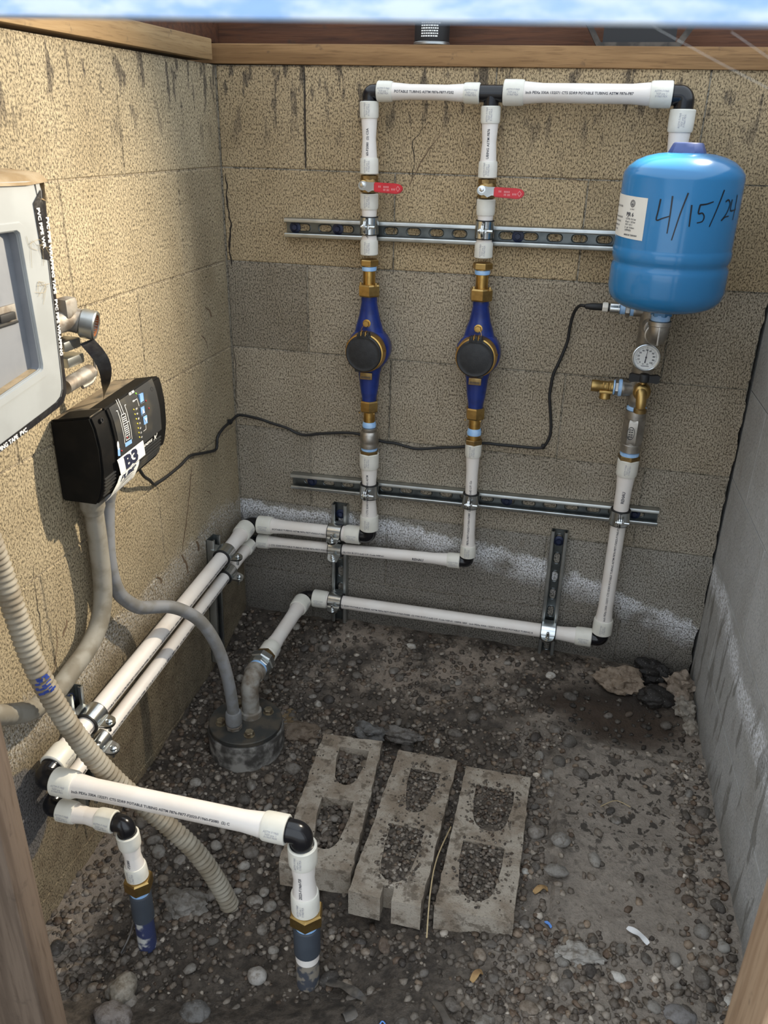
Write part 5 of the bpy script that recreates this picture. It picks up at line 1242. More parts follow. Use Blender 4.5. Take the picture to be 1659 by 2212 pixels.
for i in range(15):
    y = -1.40 + .572 * i / 14; w = .0015 * math.sin(i * 2.1)
    vs += [V(.0, y - .006, 1.172 + w), V(.075, y, 1.1745 + w), V(.118, y, 1.1680 - w), V(.1290, y + .001, 1.1575 - w)]
mb.add(vs, [(4 * i + j, 4 * i + j + 1, 4 * i + j + 5, 4 * i + j + 4) for i in range(14) for j in range(3)])
mb.add([V(.075, -.829, 1.1745), V(.124, -.829, 1.160), V(.128, -.836, 1.135), V(.126, -.8500, 1.140), V(.127, -.852, 1.159)], [(0, 1, 2), (0, 2, 3, 4)])
mb.build('brown_wrap', 'kraft', t, 60)
hm = MB(); rr_ = random.Random(3)
for k in range(14):
    b_ = V(.1262, -.872 + rr_.random() * .02, 1.065 - (k // 7) * .045 + rr_.random() * .02); pts = [b_ + V(.001 * rr_.random(), rr_.uniform(-.03, .018) * q, rr_.uniform(-.03, .02) * q) for q in (0, .5, 1)]
    hm.tube(spline(pts, 4), .00022, 4, cap=False)
hm.build('hairs', 'straw', t)

# ================================================================== old conduit fitting between panel and control box
t = thing('conduit_fitting', 'weathered conduit elbow with a rusty open end and torn tape, beside the panel', 'fitting', (0, -.67, .80))
mb = MB(); mb.sphere(V(.004, -.70, .950), .040, 3, (.35, 1.0, 1.05), .35, 5); mb.build('mortar_lump', 'dust', t)
mb = MB(); mb.tube(spline([V(.020, -.760, .925), V(.022, -.720, .938), V(.026, -.695, .942), V(.032, -.678, .940), V(.045, -.666, .934)], 6), .020, 18, rf=lambda k: .0175 + .003 * k); mb.build('elbow_body', 'castdull', t, 60)
mb = MB(); mb.cbox((.020, -.705, .942), (.045, -.672, .978), .008); mb.build('cover_plate', 'castdull', t)
dr = V(.93, .30, -.20).normalized(); oc = V(.040, -.668, .934)
mb = MB(); mb.lathe(oc, dr, [(0, .0200), (.004, .0240), (.024, .0240), (.026, .0225), (.026, .0180), (.010, .0170)], 26, cap=False); mb.build('socket', 'galv', t, 30)
mb = MB(); mb.lathe(oc + dr * .010, dr, [(0, .0001), (0, .0175), (.0150, .0178)], 24, cap=False); mb.build('rusty_bore', 'rust', t)
for z0, z1, y in ((.895, .912, -.690), (.868, .885, -.686)):
    mb = MB(); mb.cbox((.010, y - .028, z0), (.040, y + .018, z1), .004); mb.build('strap_bracket', 'galv', t)
mb = MB(); mb.cyl((.045, -.74, .846), (.045, -.665, .852), .0125, 18); mb.build('pipe_stub', 'castdull', t)
mb = MB(); mb.tube(spline([V(.05, -.700, .835), V(.052, -.675, .838), V(.05, -.658, .850), V(.046, -.650, .868)], 5), .0036, 8); mb.build('loose_wire', 'castdull', t)
mb = MB(); vs = []; n = 26
for i in range(n + 1):
    k = i / n; c = V(.050 + .016 * math.sin(k * 3), -.672 + .030 * k + .006 * math.sin(k * 5), .905 - .105 * k)
    w = .0155 * (1 - .25 * k) * (1 - .75 * max(0, (k - .72) / .28)); an = .4 + 1.9 * k
    for s in (-1, 1): vs.append(c + V(math.sin(an) * w * s * .8, math.cos(an) * w * s * .9, .002 * s))
mb.add(vs, [(2 * i, 2 * i + 1, 2 * i + 3, 2 * i + 2) for i in range(n)]); tp_ = mb.build('torn_tape', 'paneltape', t, 80)

# ================================================================== well head
WX, WY = .188, -.453
t = thing('well_head', 'dark bolted iron well cap on its casing in the gravel', 'well cap', (WX, WY, -.10))
mb = MB(); mb.lathe((WX, WY, -.15), (0, 0, 1), [(0, .0880), (.105, .0870), (.114, .0880), (.122, .0860), (.124, .0800)], 44)
mb.v = [(x + .002 * mnoise.noise(V(x * 40, y * 40, z * 40)), y + .002 * mnoise.noise(V(y * 40, z * 40, x * 40)), z) for x, y, z in mb.v]; mb.build('casing', 'wellcase', t, 50)
mb = MB(); mb.lathe((WX, WY, -.026), (0, 0, 1), [(0, .0800), (.002, .0835), (.011, .0840), (.013, .0825), (.0132, .001)], 44); cp = mb.build('cap', 'wellcap', t, 30)
mb = MB(); mb.lathe((WX, WY, -.034), (0, 0, 1), [(0, .078), (.001, .0815), (.007, .0815), (.008, .078)], 40); mb.build('gasket', 'rubber', t)
for i, an in enumerate((-2.62, -1.02, .75, 2.2, 3.5 - .25)):
    q = V(WX + .056 * math.cos(an), WY + .056 * math.sin(an), -.0135)
    if i == 4: continue
    mb = MB(); mb.hexn(q, q + V(0, 0, .0115), .0185, an); mb.lathe(q, (0, 0, 1), [(0, .0125), (.0022, .0125), (.0024, .010)], 16); mb.build('cap_bolt', 'bolt', t, 25)
# cable fitting
q = V(.1745, -.4860, -.013)
mb = MB(); mb.hexn(q, q + V(0, 0, .010), .034, .2, 8); fb = mb.build('cable_fitting', 'castdull', t, 30)
mb = MB(); mb.lathe(q + V(0, 0, .010), (0, 0, 1), [(0, .0150), (.004, .0160), (.006, .0185), (.030, .0185), (.036, .0165), (.037, .0140)], 24); sub(mb, 'compression_nut', 'conduitb', fb)
# discharge elbow and the union to the white pipe
c = V(.193, -.4330, .0815); d0 = V(0, 0, -1); d1 = V(0, 1, 0); pts = [V(.193, -.4330, -.014), c + d0 * .030]
for i in range(1, 8):
    an = PI / 2 * i / 8; pts.append(c + d0 * .030 * (1 - math.sin(an)) + d1 * .030 * (1 - math.cos(an)))
pts += [c + d1 * .030, c + d1 * .045]
t = thing('discharge_elbow', 'limed steel elbow rising from the well cap toward the white pipe', 'elbow', (.193, -.433, -.013))
mb = MB(); mb.tube(pts, .0205, 24, rf=lambda k: .0205); mb.build('elbow_body', 'limesteel', t, 60)
mb = MB(); mb.lathe(c + d1 * .026, d1, [(0, .0205), (.002, .0242), (.018, .0242), (.019, .0225), (.019, .018)], 26); mb.build('rim', 'limesteel', t, 30)
mb = MB(); mb.lathe((.193, -.433, -.013), (0, 0, 1), [(0, .0255), (.014, .0250), (.016, .0215)], 26); mb.build('foot_rim', 'limesteel', t, 30)
t = thing('pipe_union', 'chunky galvanised union with blue sealant at the well head', 'union', c + d1 * .048)
mb = MB(); mb.lathe(c + d1 * .044, d1, [(0, .0185), (.001, .0222), (.009, .0222), (.011, .0190)], 26); mb.build('thread_sealant', 'tape', t)
mb = MB(); mb.hexn(c + d1 * .0545, c + d1 * .0660, .0460, .3, 8); mb.build('lower_hexagon', 'galv', t, 20)
mb = MB(); mb.hexn(c + d1 * .0655, c + d1 * .0865, .0590, .1, 8); mb.build('union_ring', 'galv', t, 20)
mb = MB(); mb.lathe(c + d1 * .0865, d1, [(0, .0200), (.003, .0215), (.005, .0200)], 26); mb.build('blue_smear', 'tape', t)
mb = MB(); mb.hexn(c + d1 * .0900, c + d1 * .1050, .0430, .3); mb.build('adapter_hexagon', 'brassdull', t, 20)

# ================================================================== front standpipes
def standpipe(x, y, zh, r, zg, label, white_band):
    t = thing('standpipe', label, 'standpipe', (x, y, zg))
    mb = MB(); mb.hexn((x, y, zh - .0270), (x, y, zh), r * 2.95, .25); mb.build('brass_hexagon', 'nutbrass', t, 15)
    mb = MB(); mb.lathe((x, y, zh - .0380), (0, 0, 1), [(0, r * .95), (.001, r * 1.14), (.011, r * 1.14), (.012, r)], 26); mb.build('thread_sealant', 'tape', t)
    R = r * 1.30; zc = zh - .0370
    mb = MB(); mb.lathe((x, y, zc - .064), (0, 0, 1), [(0, R * .93), (.0015, R), (.060, R), (.0625, R * .98), (.064, R * .93), (.064, r * .98), (.056, r * .95)], 30); mb.build('grey_coupling', 'greypvc', t, 30)
    if white_band: mb = MB(); mb.cyl((x, y, zc - .081), (x, y, zc - .063), R * .90, 28); mb.build('white_band', 'pex', t)
    mb = MB(); mb.lathe((x, y, zg - .05), (0, 0, 1), [(0, R * .88), (zc - .064 - zg + .05 - (.016 if white_band else 0), R * .88)], 28); mb.build('buried_pipe', 'muddypvc' if white_band else 'bluepvc', t, 50)
    return t
standpipe(.5105, -.9522, .0570, .0175, -.14, 'right front standpipe with grey coupling and white band', True)
standpipe(.2015, -.9547, .0410, .0148, -.14, 'left front standpipe with grey coupling and blue-stained foot', False)

# ================================================================== half-buried blocks
def floor_block(name, label, corner, ang, w, L, ztop, holes, notch=None, tilt=(0, 0), th=.058, fill=.0055):
    t = thing(name, label, 'concrete block', corner)
    ca, sa = math.cos(ang), math.sin(ang); ex = V(ca, sa, 0); ey = V(sa, -ca, 0)   # ey runs toward the front
    out = [(0, 0), (w, 0), (w, L)]
    if notch: out += [(notch[1], L), (notch[1] - .001, L - notch[2]), (notch[0] + .001, L - notch[2]), (notch[0], L)]
    out += [(0, L)]
    fine = []
    for i in range(len(out)):
        a, b = out[i], out[(i + 1) % len(out)]; n = max(1, int(math.dist(a, b) / .012))
        for k in range(n):
            p = (a[0] + (b[0] - a[0]) * k / n, a[1] + (b[1] - a[1]) * k / n)
            j = .0028 * mnoise.noise(V(p[0] * 60, p[1] * 60, corner[0] * 50)); fine.append((p[0] + j, p[1] + j * .7))
    hs = []
    for (u0, u1, v0, v1, taper) in holes:
        hp = [(u0, v0), (u1, v0), (u1, v0 + (v1 - v0) * .35)]
        cx = (u0 + u1) / 2; 
        for a in np.linspace(0, PI, 9): hp.append((cx + (u1 - u0) / 2 * taper * math.cos(a), v1 - (v1 - v0) * .30 + (v1 - v0) * .30 * math.sin(a)))
        hp.append((u0, v0 + (v1 - v0) * .35))
        hs.append([(p + .0018 * mnoise.noise(V(p * 70, q * 70, 4)), q + .0018 * mnoise.noise(V(p * 70, q * 70, 8))) for p, q in hp])
    c = V(*corner)
    def mp(u, v, wz):
        return c + ex * u + ey * v + V(0, 0, -wz + tilt[0] * u + tilt[1] * v + .0018 * mnoise.noise(V(u * 30, v * 30, 2)))
    mb = MB(); mb.poly(fine, hs, mp, th); mb.build('block_body', 'cmu', t, 40)
    for h in hs:
        mb = MB(); mb.poly(h, [], lambda u, v, w: mp(u, v, w + fill), .004); mb.build('soil_fill', 'fillsoil', t, 40)
    return hs, mp, (w, L, c, ex, ey, tilt)
def chamfer_note(): pass
B = []
B.append(floor_block('concrete_block', 'left half-buried two-hole concrete block, front pipe crossing over it', (.3690, -.4290, -.032), .100, .138, .392, 0, [(.046, .112, .038, .160, .78), (.042, .108, .205, .345, .80)], None, (-.02, .06), .058, .026))
B.append(floor_block('concrete_block', 'middle half-buried two-hole concrete block with a notched front end', (.5490, -.4380, -.030), .004, .133, .404, 0, [(.040, .104, .050, .182, .75), (.036, .104, .222, .365, .85)], (.058, .079, .030), (.0, .04)))
B.append(floor_block('concrete_block', 'right half-buried concrete block with gravel-filled holes, nearest the flat slab', (.7040, -.4550, -.024), .008, .139, .380, 0, [(.030, .110, .050, .178, .85), (.026, .106, .212, .350, .85)], None, (.0, .03)))

# ================================================================== rubble, gravel, litter
def rock(c, r, sc, seed, label, col, jit=.45, sub_=4):
    mb = MB(); mb.sphere(V(0, 0, 0), r, sub_, sc, jit, seed)
    mb.v = [(x + c[0], y + c[1], z + c[2]) for x, y, z in mb.v]
    me = mb.build('rock', 'stone', None, 35); me.color = col + (1,)
    # move the mesh origin to the rock
    for v in me.data.vertices: v.co -= V(*c)
    me.location = c; return tag(me, label, 'rock')
rock((1.025, -.085, .002), .055, (1.15, .62, .55), 3, 'long pale rubble lump in the back right corner, leftmost of the pile', (.215, .165, .12), .6)
rock((1.108, -.040, .010), .042, (1.05, .7, .7), 14, 'black hollow-looking lump against the back wall in the right corner', (.012, .010, .009), .6)
rock((1.112, -.118, -.004), .038, (1.1, .8, .65), 8, 'black rounded lump of soil in front of the back right corner', (.014, .011, .009), .3)
rock((1.172, -.070, .004), .042, (.9, .9, .75), 21, 'pale rough rubble in the very back right corner', (.25, .20, .155), .65)
rock((1.180, -.138, -.010), .030, (.9, 1.1, .7), 25, 'small pale rubble stone along the right wall near the corner', (.25, .225, .19), .5)
rock((1.192, -.190, -.025), .020, (.8, 1.2, .8), 29, 'narrow pale stone wedged at the right wall', (.27, .24, .20), .4)
rock((.250, -.335, -.080), .038, (.9, 1.1, .35), 31, 'ochre flat stone slab beside the well union', (.16, .11, .055), .4)
rock((.300, -.395, -.072), .040, (1.1, .8, .40), 35, 'brown flattened stone right of the well cap', (.14, .105, .075), .35)
rock((.462, -.378, -.048), .030, (1.3, .7, .6), 38, 'grey angular stone behind the left concrete block', (.10, .098, .095), .5)
rock((.545, -.372, -.044), .032, (1.4, .6, .5), 41, 'grey-brown angular stone behind the middle concrete block', (.12, .11, .10), .5)
rock((.235, -.865, -.118), .036, (1.2, .8, .6), 45, 'pale angular stone beside the left standpipe', (.20, .185, .165), .4)
rock((.205, -1.045, -.128), .026, (.85, 1.1, .8), 47, 'rounded tan stone near the left post', (.25, .225, .185), .15)
rock((.215, -1.095, -.128), .028, (1.2, .9, .7), 49, 'flat purple-grey stone near the left post', (.155, .14, .135), .15)
rock((.345, -1.055, -.125), .023, (1.1, .9, .7), 51, 'dull grey stone between the two standpipes', (.12, .115, .11), .15)
rock((.420, -.965, -.125), .017, (1.05, .9, .8), 53, 'smooth light stone left of the right standpipe', (.33, .31, .285), .08)
rock((.915, -.615, -.020), .017, (1.1, .95, .7), 55, 'smooth round grey stone lying alone on the flat dusty slab', (.23, .215, .195), .08)
rock((.912, -.690, -.022), .017, (1.3, .8, .5), 57, 'flat grey stone at the left edge of the dusty slab', (.20, .185, .165), .15)
rock((.955, -.845, -.040), .026, (1.4, .8, .6), 59, 'pale crumbly rubble on the soil at the right front', (.33, .31, .28), .55)
rock((1.122, -.905, -.045), .022, (1.25, .8, .45), 61, 'flat oval grey stone at the right front', (.19, .18, .175), .06)

# bulk gravel joined into one object, the larger pebbles as things of their own
ico = bmesh.new(); bmesh.ops.create_icosphere(ico, subdivisions=1, radius=1.0)
IV = np.array([v.co[:] for v in ico.verts]); IF = np.array([[v.index for v in f.verts] for f in ico.faces]); ico.free()
ico = bmesh.new(); bmesh.ops.create_icosphere(ico, subdivisions=2, radius=1.0)
IV2 = np.array([v.co[:] for v in ico.verts]); IF2 = [tuple(v.index for v in f.verts) for f in ico.faces]; ico.free()
def inpoly(px, py, poly):
    c = False; n = len(poly); j = n - 1
    for i in range(n):
        if (poly[i][1] > py) != (poly[j][1] > py) and px < (poly[j][0] - poly[i][0]) * (py - poly[i][1]) / (poly[j][1] - poly[i][1]) + poly[i][0]: c = not c
        j = i
    return c
blocks_xy = []
for hs, mp, dm_ in B:
    o = [mp(a, b, 0) for a, b in ((0, 0), (dm_[0], 0), (dm_[0], dm_[1]), (0, dm_[1]))]; blocks_xy.append(([(p.x, p.y) for p in o], [[(mp(u, v, 0).x, mp(u, v, 0).y) for u, v in h] for h in hs], dm_))
def topz(q, x, y):
    w, L, c, ex, ey, tl = q; d = V(x, y, 0) - V(c.x, c.y, 0); return c.z + tl[0] * d.dot(ex) + tl[1] * d.dot(ey)
def place(x, y):
    for o, hs, zt in blocks_xy:
        if inpoly(x, y, o):
            for h in hs:
                if inpoly(x, y, h): return topz(zt, x, y) - (.022 if o is blocks_xy[0][0] else .004) + .004 * mnoise.noise(V(x * 30, y * 30, 7))
            return None
    return ground_z(x, y)
def density(x, y):
    n = .5 + .5 * mnoise.noise(V(x * 6, y * 6, 12)) * 1.6
    d = .55 + .6 * n
    if x > .89 + .06 * mnoise.noise(V(x * 9, y * 9, 1)) and -.80 < y < -.28: d *= .10 + .25 * (n > .8)
    if x > 1.14: d = max(d, .55)
    if y > -.30 and x > .2: d *= .55
    if (x - 1.03) ** 2 / .03 + (y + .18) ** 2 / .012 < 1: d *= .35
    if x < .09: d *= .7
    if y < -.90 and .25 < x < .75: d *= .45
    if y < -.85 and x > .80: d *= 1.0
    for hs_ in blocks_xy:
        for h in hs_[1]:
            if inpoly(x, y, h): d = 2.5
    return d
PAL = np.array([(.095, .083, .071), (.135, .118, .101), (.175, .157, .137), (.22, .203, .18), (.28, .262, .235), (.42, .40, .365), (.115, .085, .063), (.20, .162, .125), (.060, .051, .044)])
PW = np.array([.2, .2, .17, .12, .07, .03, .09, .07, .05]); PW /= PW.sum()
pts_small = []; 
tries = 0
while len(pts_small) < 13500 and tries < 100000:
    tries += 1; x = rng.uniform(.0, 1.25); y = -1.24 + 1.23 * rng.random()
    if x > RX(y) - .008: continue
    if rng.random() > density(x, y) / 1.6: continue
    if (x - WX) ** 2 + (y - WY) ** 2 < .090 ** 2: continue
    z = place(x, y)
    if z is None:
        near = any(inpoly(x + dx * .016, y + dy * .016, h) for b in blocks_xy[1:] for h in b[1] for dx, dy in ((1, 0), (-1, 0), (0, 1), (0, -1)))
        if rng.random() > (.85 if near else .10): continue
        zt = topz([b[2] for b in blocks_xy if inpoly(x, y, b[0])][0], x, y); pts_small.append((x, y, zt + .001, .0012 + (.0026 if near else .0013) * rng.random())); continue
    r = .0026 + .0066 * rng.random() ** 1.7
    if any(inpoly(x, y, h) for b in blocks_xy[1:] for h in b[1]): r = min(r, .0052)
    pts_small.append((x, y, z + r * .12, r))
N = len(pts_small); A = np.array(pts_small)
nv = len(IV); allv = np.empty((N, nv, 3)); 
sc = np.stack([rng.uniform(.8, 1.35, N), rng.uniform(.7, 1.1, N), rng.uniform(.45, .85, N)], 1)
ang = rng.uniform(0, 2 * PI, N); ca, sa = np.cos(ang), np.sin(ang)
base = IV[None] * (1 + rng.normal(0, .15, (N, nv, 1))) * sc[:, None, :] * A[:, None, 3:4]
allv[:, :, 0] = base[:, :, 0] * ca[:, None] - base[:, :, 1] * sa[:, None] + A[:, None, 0]
allv[:, :, 1] = base[:, :, 0] * sa[:, None] + base[:, :, 1] * ca[:, None] + A[:, None, 1]
allv[:, :, 2] = base[:, :, 2] + A[:, None, 2]
allf = (IF[None] + (np.arange(N) * nv)[:, None, None]).reshape(-1, 3)
me = bpy.data.meshes.new('gravel'); me.vertices.add(N * nv); me.vertices.foreach_set('co', allv.reshape(-1))
me.loops.add(len(allf) * 3); me.loops.foreach_set('vertex_index', allf.reshape(-1).astype(np.int32))
me.polygons.add(len(allf)); me.polygons.foreach_set('loop_start', np.arange(0, len(allf) * 3, 3, dtype=np.int32))
me.polygons.foreach_set('use_smooth', np.ones(len(allf), dtype=bool)); me.update(calc_edges=True)
colr = PAL[rng.choice(len(PAL), N, p=PW)] * rng.uniform(.62, 1.05, (N, 1))
colr *= np.where(((A[:, 0] - 1.03) / .17) ** 2 + ((A[:, 1] + .18) / .105) ** 2 < 1.1, .38, 1.0)[:, None] * np.array([1.0, .93, .86])
colr *= np.where((A[:, 0] > .85) & (A[:, 1] < -.3), 1.35, 1.0)[:, None]
ca_ = me.color_attributes.new('Col', 'FLOAT_COLOR', 'POINT'); ca_.data.foreach_set('color', np.repeat(np.concatenate([colr, np.ones((N, 1))], 1), nv, 0).reshape(-1))
me.materials.append(MT['gravel'])
gv = bpy.data.objects.new('gravel', me); COL.objects.link(gv); tag(gv, 'fine dark gravel spread over the pit floor and in the block holes', 'gravel', None, 'stuff')

peb = []
for k in range(6):
    rr_ = np.random.default_rng(100 + k); off_ = rr_.uniform(0, 50, 3)
    vv = [tuple(np.array(v) * (1 + (.10 if k < 3 else .22) * mnoise.noise(Vector(np.array(v) * 1.3 + off_)) * 1.6)) for v in IV2]
    m = bpy.data.meshes.new('pebble'); m.from_pydata(vv, [], IF2); m.polygons.foreach_set('use_smooth', [True] * len(m.polygons)); m.materials.append(MT['stone']); peb.append(m)
chosen = []; tries = 0
while len(chosen) < 285 and tries < 20000:
    tries += 1; x = rng.uniform(.04, 1.22); y = -1.18 + 1.14 * rng.random(); r = .0090 + .0085 * rng.random() ** 2.0
    if x > RX(y) - .02 or rng.random() > density(x, y) / 1.3: continue
    if (x - WX) ** 2 + (y - WY) ** 2 < .1 ** 2 or (x - .51) ** 2 + (y + .952) ** 2 < .034 ** 2 or (x - .2) ** 2 + (y + .955) ** 2 < .03 ** 2 or (x - .32) ** 2 + (y + .846) ** 2 < .026 ** 2: continue
    z = place(x, y)
    if any(inpoly(x, y, b[0]) for b in blocks_xy[1:]): continue
    if z is None or any((x - a) ** 2 + (y - b) ** 2 < ((r + c) * .95) ** 2 for a, b, c in chosen): continue
    if any(inpoly(x + dx * r * 1.2, y + dy * r * 1.2, o) != inpoly(x, y, o) for o, _, _ in blocks_xy for dx, dy in ((1, 0), (-1, 0), (0, 1), (0, -1))): continue
    chosen.append((x, y, r))
    o = bpy.data.objects.new('pebble', peb[int(rng.integers(6))]); COL.objects.link(o)
    o.location = (x, y, z + r * .16); s = (r * rng.uniform(.95, 1.35), r * rng.uniform(.75, 1.0), r * rng.uniform(.5, .8)); o.scale = s
    o.rotation_euler = (rng.uniform(-.3, .3), rng.uniform(-.3, .3), rng.uniform(0, 2 * PI))
    c = PAL[rng.choice(len(PAL), p=PW)] * rng.uniform(.8, 1.2); o.color = tuple(c) + (1,)
    lum = float(c.mean()); tone = 'pale' if lum > .24 else 'dark' if lum < .105 else 'brown' if c[0] > 1.25 * c[2] and c[0] / c[2] > 1.4 else 'grey'
    big_ = 'large' if r > .0130 else 'small'
    if place(x, y) and inpoly(x, y, blocks_xy[0][0]): zone = 'inside a hole of the left concrete block'
    elif x > 1.12: zone = 'at the foot of the right wall'
    elif x > .88 and y < -.80: zone = 'on the soil in the front right corner'
    elif x > .87 and y < -.28: zone = 'on the flat dusty slab at the right'
    elif y > -.30 and x > .75: zone = 'on the wet ground before the right back corner'
    elif y > -.30: zone = 'along the foot of the back wall'
    elif (x - WX) ** 2 + (y - WY) ** 2 < .17 ** 2: zone = 'close around the well head'
    elif x < .16: zone = 'along the foot of the left wall'
    elif y > -.47: zone = 'on the ground just behind the concrete blocks'
    elif x > .36 and y > -.89: zone = 'in a gap beside the concrete blocks'
    elif x > .54: zone = 'on dark soil in front of the concrete blocks'
    elif y > -.80: zone = 'between the left wall and the left concrete block'
    elif x < .30: zone = 'on the soil around the left standpipe'
    else: zone = 'on the soil between the two standpipes'
    tag(o, big_ + ' ' + tone + ' loose pebble ' + zone, 'pebble', big_ + ' ' + tone + ' pebbles ' + zone)

# litter
def litter(name, label, cat, pts, r, mat, flat=None):
    mb = MB(); P = spline([V(x, y, ground_z(x, y) + h) for x, y, h in pts], 6)
    if flat:
        vs = []
        for i, p in enumerate(P):
            d = (P[min(i + 1, len(P) - 1)] - P[max(i - 1, 0)]).normalized(); n_ = V(-d.y, d.x, .3 * math.sin(i * .7)).normalized(); w = flat * (.5 + .5 * math.sin(PI * (i + .6) / len(P)))
            for s in (-1, 1): vs.append(p + n_ * w * s)
        mb.add(vs, [(2 * i, 2 * i + 1, 2 * i + 3, 2 * i + 2) for i in range(len(P) - 1)]); mb.add([V(*v) - V(0, 0, .0008) for v in vs], [(2 * i, 2 * i + 2, 2 * i + 3, 2 * i + 1) for i in range(len(P) - 1)])
    else: mb.tube(P, r, 6)
    c = P[0]; mb.v = [(x - c.x, y - c.y, z - c.z) for x, y, z in mb.v]; o = mb.build(name, mat, None, 60); o.location = c; return tag(o, label, cat)
litter('straw', 'long dry straw stalk between the middle and right concrete blocks', 'straw', [(.700, -.62, .012), (.690, -.72, .034), (.693, -.80, .034), (.702, -.87, .02)], .0014, 'straw')
litter('straw', 'short yellow straw right of the front standpipe', 'straw', [(.585, -1.00, .006), (.615, -1.035, .010), (.640, -1.065, .006)], .0010, 'straw')
litter('straw', 'bent straw blade behind the right concrete block', 'straw', [(.765, -.435, .006), (.790, -.455, .012), (.812, -.478, .006)], .0013, 'straw')
litter('straw', 'thin pale root lying on the dusty slab', 'straw', [(.99, -.50, .004), (1.02, -.475, .008), (1.05, -.482, .004)], .0009, 'straw')
litter('plastic_strip', 'curved strip of muddy black plastic film on the soil at the front', 'plastic', [(.735, -.975, .012), (.755, -1.000, .020), (.770, -1.030, .022), (.752, -1.055, .015), (.73, -1.07, .01)], .002, 'plasticfilm', .007)
litter('plastic_strip', 'muddy black plastic strip reaching right from the front standpipe', 'plastic', [(.545, -.955, .010), (.575, -.962, .016), (.605, -.975, .014), (.628, -.985, .006)], .002, 'plasticfilm', .008)
litter('plastic_strip', 'crumpled dark plastic scrap on the soil near the middle block', 'plastic', [(.590, -1.00, .008), (.602, -1.01, .022), (.615, -1.025, .010)], .002, 'plasticfilm', .013)
litter('twig', 'dark bent twig beside the left standpipe', 'twig', [(.165, -.985, .006), (.170, -.96, .02), (.168, -.93, .03), (.172, -.90, .03)], .0022, 'plasticfilm')
litter('leaf', 'small orange-tan leaf scrap on the soil at the front', 'leaf', [(.790, -.930, .006), (.798, -.918, .014), (.806, -.912, .006)], .002, 'leaf', .006)
litter('leaf', 'brown leaf fragment right of the right concrete block', 'leaf', [(.875, -.735, .004), (.888, -.726, .012), (.900, -.722, .004)], .002, 'leaf', .006)
litter('scrap', 'tiny twisted bright blue shaving on the front soil', 'scrap', [(.655, -1.030, .006), (.660, -1.020, .014), (.668, -1.024, .008), (.664, -1.034, .006)], .0012, 'bluescrap')
litter('scrap', 'white torn fluff on the front soil left of the standpipe', 'scrap', [(.445, -1.075, .006), (.452, -1.068, .014), (.455, -1.080, .008)], .002, 'fluff', .004)
litter('scrap', 'white flake low at the front between the standpipes', 'scrap', [(.475, -1.085, .006), (.488, -1.083, .010), (.492, -1.090, .006)], .002, 'fluff', .003)
litter('scrap', 'pale broken plastic piece lying on the right of the slab', 'scrap', [(1.040, -.775, .006), (1.060, -.787, .010), (1.075, -.800, .006)], .002, 'fluff', .006)
litter('scrap', 'small light-blue chip right of the right concrete block', 'scrap', [(.900, -.79, .004), (.907, -.797, .008), (.912, -.80, .004)], .002, 'bluescrap', .003)

# ================================================================== on the top plates
zp = ZT + .002 + .038 - .006 * .46
t = thing('canister', 'small black printed canister standing on the back top plate', 'can', (.4640, .040, zp))
mb = MB(); mb.lathe((.464, .040, zp), (0, 0, 1), [(0, .0345), (.002, .0365), (.006, .0365), (.008, .0350), (.010, .0355), (.105, .0355), (.110, .033)], 36); cn = mb.build('can_body', 'rubber', t, 30)
mb = MB(); mb.lathe((.464, .040, zp + .0005), (0, 0, 1), [(0, .0350), (.002, .0370), (.006, .0370), (.0072, .0356)], 36); sub(mb, 'bottom_rim', 'galv', cn)
tm = MB()
def cw(a, b): th = -PI / 2 + a / .0356; return V(.464 + .0359 * math.cos(th), .040 + .0359 * math.sin(th), zp + .012 + b)
for i in range(6):
    x = -.016
    while x < .019:
        w = .0018 + .0036 * rng.random(); tm.add([cw(x + a, .003 + i * .0046 + b) for a, b in ((0, 0), (w, 0), (w, .0024), (0, .0024))], [(0, 1, 2, 3)]); x += w + .0011
tm.add([cw(a, .032 + b) for a, b in ((-.007, 0), (0, .011), (.007, 0))], [(0, 2, 1)])
sub(tm, 'can_print', 'white', cn)
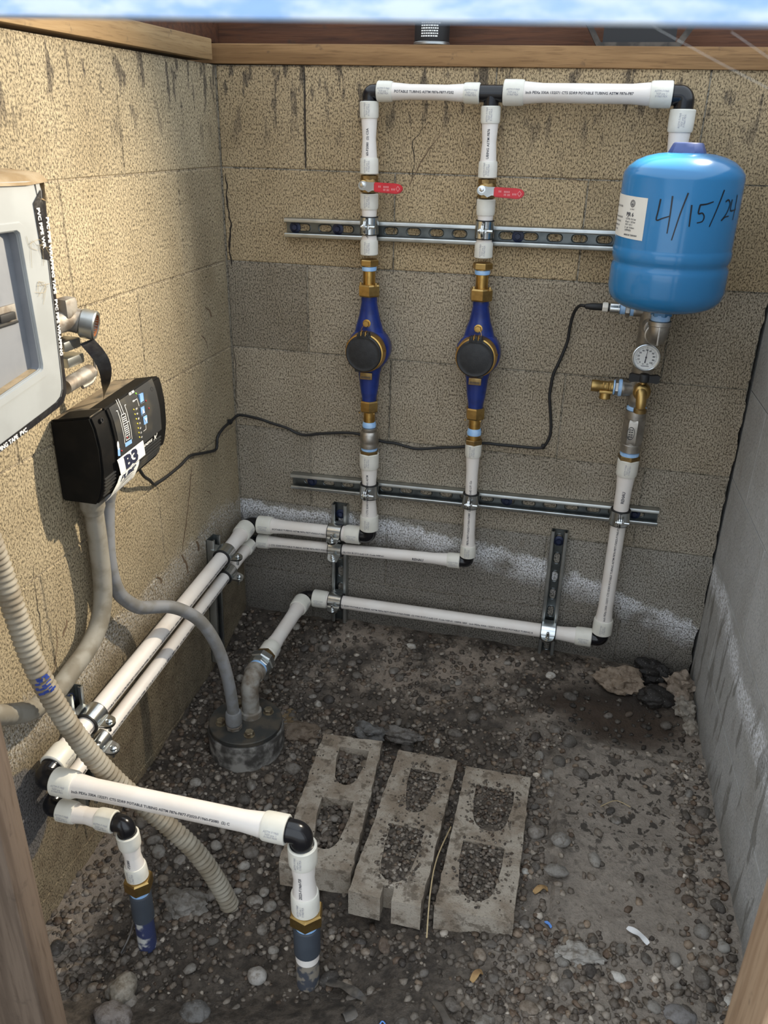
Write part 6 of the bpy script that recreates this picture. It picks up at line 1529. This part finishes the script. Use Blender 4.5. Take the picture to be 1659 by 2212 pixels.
zp2 = ZT + .002 + .038 - .006 * .87
t = thing('metal_bracket', 'dark trapezoid metal bracket lying on the back top plate above the tank', 'bracket', (.875, .03, zp2))
mb = MB(); o = [(-.115, .055), (-.104, .055), (-.073, .008), (.066, .008), (.098, .055), (.110, .055), (.075, 0), (-.080, 0)]
mb.poly(o, [], lambda a, b, w: V(.875 + a, .012 + w, zp2 + b), .060); mb.build('bent_plate', 'darksteel', t, 20)
mb = MB(); mb.box((.805, .020, zp2 + .008), (.940, .024, zp2 + .045)); mb.build('back_web', 'rubber', t)

# cobweb strands near the top right of the opening, white beads added as glints
wb2 = MB(); rr_ = random.Random(21)
for k in range(4):
    a = V(.86 + .045 * k, -1.30, 1.288 - .004 * k); b = V(1.10 + .03 * k, -1.235, 1.205 - .012 * (k % 2)); P = spline([a, a * .65 + b * .35 + V(0, 0, -.006 - .002 * k), a * .3 + b * .7 + V(0, 0, -.005), b], 14)
    wb2.tube(P, .00009, 4, cap=False)
    for q in range(16):
        p = P[min(len(P) - 1, max(0, int(rr_.gauss(len(P) * .55, len(P) * .16))))] + V(rr_.uniform(-.002, .002), 0, rr_.uniform(-.003, .003)); wb2.sphere(p, .0005 + .0013 * rr_.random() ** 2, 1, (1.4, 1, .7))
for k in range(3):
    a = V(.93 + .012 * k, -1.292, 1.292); b = V(1.01 + .02 * k, -1.262, 1.236); wb2.tube(spline([a, (a + b) / 2 + V(.01, 0, -.012), b], 8), .00010, 4, cap=False)
for p, r, sc in ((V(.975, -1.27, 1.247), .0030, (1.6, 1, .8)), (V(1.000, -1.27, 1.243), .0024, (1.8, 1, .7)), (V(1.075, -1.262, 1.228), .0020, (.6, .6, 3.2)), (V(.985, -1.29, 1.272), .0022, (.7, 1, 1.6)), (V(1.03, -1.29, 1.273), .0018, (1.6, 1, .7))): wb2.sphere(p, r, 2, sc, .3, 5)
o = wb2.build('cobweb', 'web'); tag(o, 'glinting cobweb strands hanging across the top right of the opening', 'cobweb', None, 'stuff')
for nm in ('t', 'text'):
    pass
